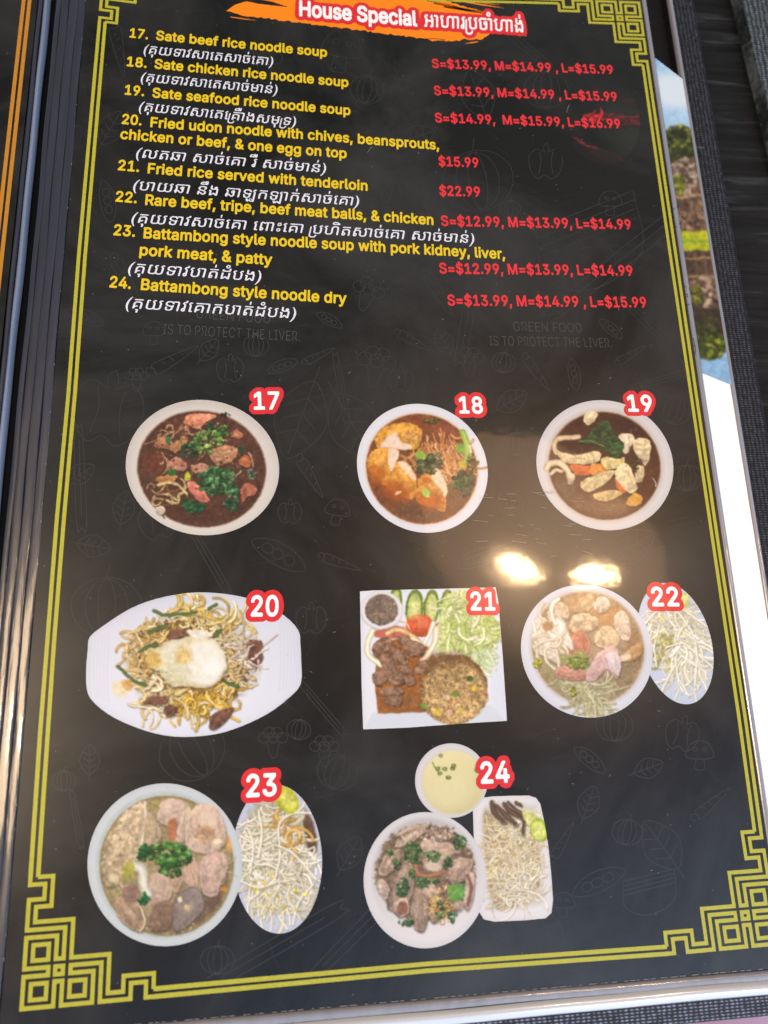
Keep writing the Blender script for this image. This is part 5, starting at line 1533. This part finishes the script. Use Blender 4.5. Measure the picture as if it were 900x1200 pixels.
# lettering sizes (metres on the page)
CAP = np.linalg.norm(pg(200, 50)[:2] - pg(200, 39.6)[:2])
PCAP = np.linalg.norm(pg(620, 83)[:2] - pg(620, 73.3)[:2])
KCAP = CAP * 0.92
OFF = 0.024 if FONT else 0.016
def latin(s, p0, p1, cap, mat, name='menu_line', h=H2, off=None, label=None, keep=False):
    V, Fc = text_mesh(s, OFF if off is None else off, 0.022, FONT, 0.012 if FONT else 0.03)
    return lay(V, Fc, p0, p1, cap, h, cap_height(FONT), mat, page, name, label, keep)
LINES = [
    ('17.', (151.7, 43.7), (173.3, 46)), ('Sate beef rice noodle soup', (182.7, 46.7), (383.3, 66.7)),
    ('18.', (148.3, 77.3), (171.7, 79.6)), ('Sate chicken rice noodle soup', (180.7, 80), (408.3, 102)),
    ('19.', (146, 110.7), (168.7, 112.7)), ('Sate seafood rice noodle soup', (178.3, 114), (410.7, 135)),
    ('20.', (142.7, 145), (165.7, 147)), ('Fried udon noodle with chives, beansprouts,', (176, 148.8), (514.7, 175.5)),
    ('chicken or beef, & one egg on top', (140.7, 162.5), (406.2, 185.5)),
    ('21.', (138, 199.2), (162.8, 201.4)), ('Fried rice served with tenderloin', (172.8, 203), (430.8, 223.5)),
    ('22.', (135.2, 236), (160, 238)), ('Rare beef, tripe, beef meat balls, & chicken', (170, 240), (508, 263.5)),
    ('23.', (132.8, 275.3), (158, 277.5)), ('Battambong style noodle soup with pork kidney, liver,', (168, 279), (592, 303.5)),
    ('pork meat, & patty', (163.2, 298.8), (318.8, 310.5)),
    ('24.', (128, 336.5), (153.2, 338.5)), ('Battambong style noodle dry', (164.8, 339.5), (406, 356))]
for s, a, b in LINES:
    latin(s, a, b, CAP, M_YEL)
KH = [('(គុយទាវសាេតសាច់េគា)', (168.3, 62.8), (320, 77.3)), ('(គុយទាវសាេតសាច់មាន់)', (165, 95.5), (325, 110.5)), ('(គុយទាវសាេតេ{គឺាងសមុ{ទ)', (162.7, 130), (346.7, 148)),
      ('(លតឆា សាច់េគា រឺ សាច់មាន់)', (159.3, 184.5), (382, 203)), ('(បាយឆា នឹង ឆាឡុកឡាក់សាច់េគា)', (156, 222.5), (420.8, 241.5)),
      ('(គុយទាវសាច់េគា េពាះេគា {បហិតសាច់េគា សាច់មាន់)', (154, 261), (556, 285.5)), ('(គុយទាវបាត់ដំបង)', (150, 319.5), (306, 330)), ('(គុយទាវេគាកបាត់ដំបង)', (147.2, 361), (346.8, 373.5))]
for s, a, b in KH:
    V, Fc = khmer_mesh(s, 0.001)
    lay(V, Fc, a, b, KCAP, H2, 0.62, M_KHM, page, 'khmer_line')
PR = [('S=$13.99, M=$14.99 , L=$15.99', (506.7, 79.5), (719, 86.8)), ('S=$13.99, M=$14.99 , L=$15.99', (509, 111.2), (723.5, 118.5)), ('S=$14.99,  M=$15.99, L=$16.99', (510.2, 143.2), (727.5, 150.3)),
      ('$15.99', (514.2, 194.3), (561, 196.3)), ('$22.99', (515.2, 229), (563, 230.5)), ('S=$12.99, M=$13.99, L=$14.99', (517.2, 264.5), (740, 268.6)),
      ('S=$12.99, M=$13.99, L=$14.99', (515.2, 320.3), (742, 323)), ('S=$13.99, M=$14.99 , L=$15.99', (524.8, 357.8), (758, 360.3))]
for s, a, b in PR:
    latin(s, a, b, PCAP, M_RED, 'price_line')
WCAP = CAP * 0.93
for s, a, b in [('GREEN FOOD', (230, 373), (316, 379.5)), ('IS TO PROTECT THE LIVER.', (191, 391.5), (351, 400)), ('GREEN FOOD', (602, 388), (682, 389.8)), ('IS TO PROTECT THE LIVER.', (574, 405), (717, 407.5))]:
    latin(s, a, b, WCAP, M_WMK, 'faint_caption', H1, -0.012)

def halo(Q, d, mode, c=None, n=160):
    """outline swollen by d round the points Q: star shaped ('polar') or a strip ('cols')"""
    if mode == 'polar':
        c = Q.mean(0) if c is None else c
        out = []
        q = Q - c
        for i in range(n):
            a = 2 * math.pi * i / n; u = np.array([math.cos(a), math.sin(a)])
            al = q @ u; pe = np.abs(q[:, 0] * u[1] - q[:, 1] * u[0])
            m = pe < d
            out.append(c + u * (al[m] + np.sqrt(d * d - pe[m] ** 2)).max())
        return out
def dense(Q, Fc):
    pts = []
    for f in Fc:
        for i in range(len(f)):
            a, b = Q[f[i - 1]], Q[f[i]]
            k = max(1, int(np.linalg.norm(b - a) / 0.00025))
            for j in range(k): pts.append(a + (b - a) * j / k)
    return np.array(pts)

TAGS = [('17', (297.5, 479.7), (327.8, 479.2), 19.5), ('18', (538.2, 484), (566.2, 484.3), 18.5), ('19', (736, 482), (765, 482.2), 18.2), ('20', (293.8, 721.8), (326.5, 721.4), 23),
        ('21', (551.5, 714.8), (580.5, 714.8), 20.5), ('22', (764, 709.8), (796, 709.8), 21), ('23', (288.5, 933.5), (324.3, 931.5), 25), ('24', (563.5, 917.5), (597.5, 916), 23.8)]
for s, a, b, cp in TAGS:
    V, Fc = text_mesh(s, 0.024 if FONT else 0.03, 0.025, FONT, 0.02)
    mid = ((a[0] + b[0]) / 2, (a[1] + b[1]) / 2)
    cap = np.linalg.norm(pg(*mid)[:2] - pg(mid[0], mid[1] - cp)[:2])
    o, Q = lay(V, Fc, a, b, cap, H4, cap_height(FONT), M_WHT, None, 'number', None, True)
    hp = halo(dense(Q, Fc), cap * 0.26, 'polar', (Q.max(0) + Q.min(0)) / 2)
    me = mesh([(*((Q.max(0) + Q.min(0)) / 2), H3)] + [(*p, H3) for p in hp], [(0, i + 1, (i + 1) % len(hp) + 1) for i in range(len(hp))])
    # one tag: red ground and white figures in one mesh
    bm = bmesh.new(); bm.from_mesh(me)
    k0 = len(bm.faces)
    bm.from_mesh(o.data)
    bm.faces.ensure_lookup_table()
    for f in bm.faces[k0:]: f.material_index = 1
    m2 = bpy.data.meshes.new('tag'); bm.to_mesh(m2); bm.free()
    m2.materials.append(M_TAGRED); m2.materials.append(M_WHT)
    bpy.data.objects.remove(o)
    link('number_tag', m2, None, page, 'red number tag reading ' + s)

# heading
tcap = np.linalg.norm(pg(420, 24)[:2] - pg(420, 7.0)[:2])
V1, F1 = text_mesh('House Special', 0.028 if FONT else 0.02, 0.025, FONT, 0.0)
o1, Q1 = lay(V1, F1, (350.6, 18.8), (489, 31), tcap, H4, cap_height(FONT), M_WHT, page, 'heading', 'House Special in white letters', True)
V2, F2 = khmer_mesh('អាហារ{បចាំហាង់', 0.012, 0.12)
o2, Q2 = lay(V2, F2, (497, 31.5), (614, 38.5), tcap * 0.93, H4, 0.66, M_WHT, page, 'heading', 'Khmer heading in white letters', True)
D = np.r_[dense(Q1, F1), dense(Q2, F2)]
d = tcap * 0.23
xs = np.arange(D[:, 0].min() - d + 1e-6, D[:, 0].max() + d, 0.0003)
Vh, Fh = [], []
for x in xs:
    dx = np.abs(D[:, 0] - x); m = dx < d
    rr = np.sqrt(d * d - dx[m] ** 2)
    Vh += [(x, (D[m, 1] + rr).max(), H3), (x, (D[m, 1] - rr).min(), H3)]
for i in range(len(xs) - 1): Fh.append((2 * i, 2 * i + 1, 2 * i + 3, 2 * i + 2))
link('heading_outline', mesh(Vh, Fh), M_TAGRED, page, 'red outline round the heading')

# dishes
LAB = {'17': 'bowl of dark red noodle soup with herbs and meat', '18': 'bowl of orange noodle soup with sliced chicken', '19': 'bowl of brown soup with squid and greens', '20': 'white oval plate of fried noodles with an egg on top',
       '21': 'square white plate of beef, fried rice, lettuce and cucumber', '22': 'bowl of pale soup with tripe and meat balls', '23': 'bowl of clear soup with sliced pork and liver', '24': 'bowl of dry noodles with sliced meat and spring onion'}
picture(cv17, eo(417, 463, 386, 339, 8), 'dish_picture', H2, page, LAB['17'])
picture(cv18, eo(427, 490, 356, 328, 40), 'dish_picture', H2, page, LAB['18'])
picture(cv19, eo(489, 474, 366, 338, 25), 'dish_picture', H2, page, LAB['19'])
picture(cv20, O20, 'dish_picture', H2, page, LAB['20'])
picture(cv21, O21, 'dish_picture', H2, page, LAB['21'])
picture(cv22b, O22B, 'side_plate_picture', H1, page, 'oval plate of bean sprouts beside dish 22')
picture(cv22, eo(315, 335, 288, 270, 50), 'dish_picture', H2, page, LAB['22'])
picture(cv23b, O23B, 'side_plate_picture', H1, page, 'oval plate of bean sprouts and lime beside dish 23')
picture(cv23, eo(310, 370, 272, 286, 0), 'dish_picture', H2, page, LAB['23'])
picture(cv24b, O24B, 'side_plate_picture', H1, page, 'white tray of bean sprouts, lime and dark beans beside dish 24')
picture(cv24s, eo(428, 197, 153, 157, 0), 'side_bowl_picture', 0.000075, page, 'small bowl of pale broth beside dish 24')
picture(cv24, eo(317, 617, 259, 287, 0), 'dish_picture', H2, page, LAB['24'])
picture(cvC, OC, 'chili_picture', 0.00003, page, 'dim picture of a red chili fading into the black', mat=M_FADE)

# scratches and dust on the film
r = random.Random(8)
P = []
for i in range(34):
    x, y = r.gauss(625, 45), r.gauss(612, 38)
    L = r.uniform(4, 18); a = r.gauss(0.08, 0.12)
    P.append([pg(x, y)[:2], pg(x + L * math.cos(a), y + L * math.sin(a))[:2]])
for i in range(60):
    x, y = r.uniform(110, 840), r.uniform(60, 1100)
    L = r.uniform(1, 3.5) if i % 12 else r.uniform(6, 10); a = r.uniform(0, 3.14)
    P.append([pg(x, y)[:2], pg(x + L * math.cos(a), y + L * math.sin(a))[:2]])
link('surface_scratches', ribbon(P, 0.00008, 0.00026), M_SCR, page, 'fine scratches and dust on the plastic', 'stuff')
# weld stitches along the foot of the page and the left edge
r = random.Random(9)
P = []
x = -0.004
while x < 0.2:
    L = r.uniform(0.0004, 0.0022)
    P.append([(x, -0.0052), (x + L, -0.0052)]); x += L + r.uniform(0.0003, 0.0022)
y = 0.0
while y < 0.33:
    L = r.uniform(0.0002, 0.0008)
    P.append([(-0.00515, y), (-0.00515, y + L)]); y += L + r.uniform(0.004, 0.016)
link('weld_marks', ribbon(P, 0.00009, 0.0003), M_SCR, page, 'dotted weld line in the plastic', 'stuff')
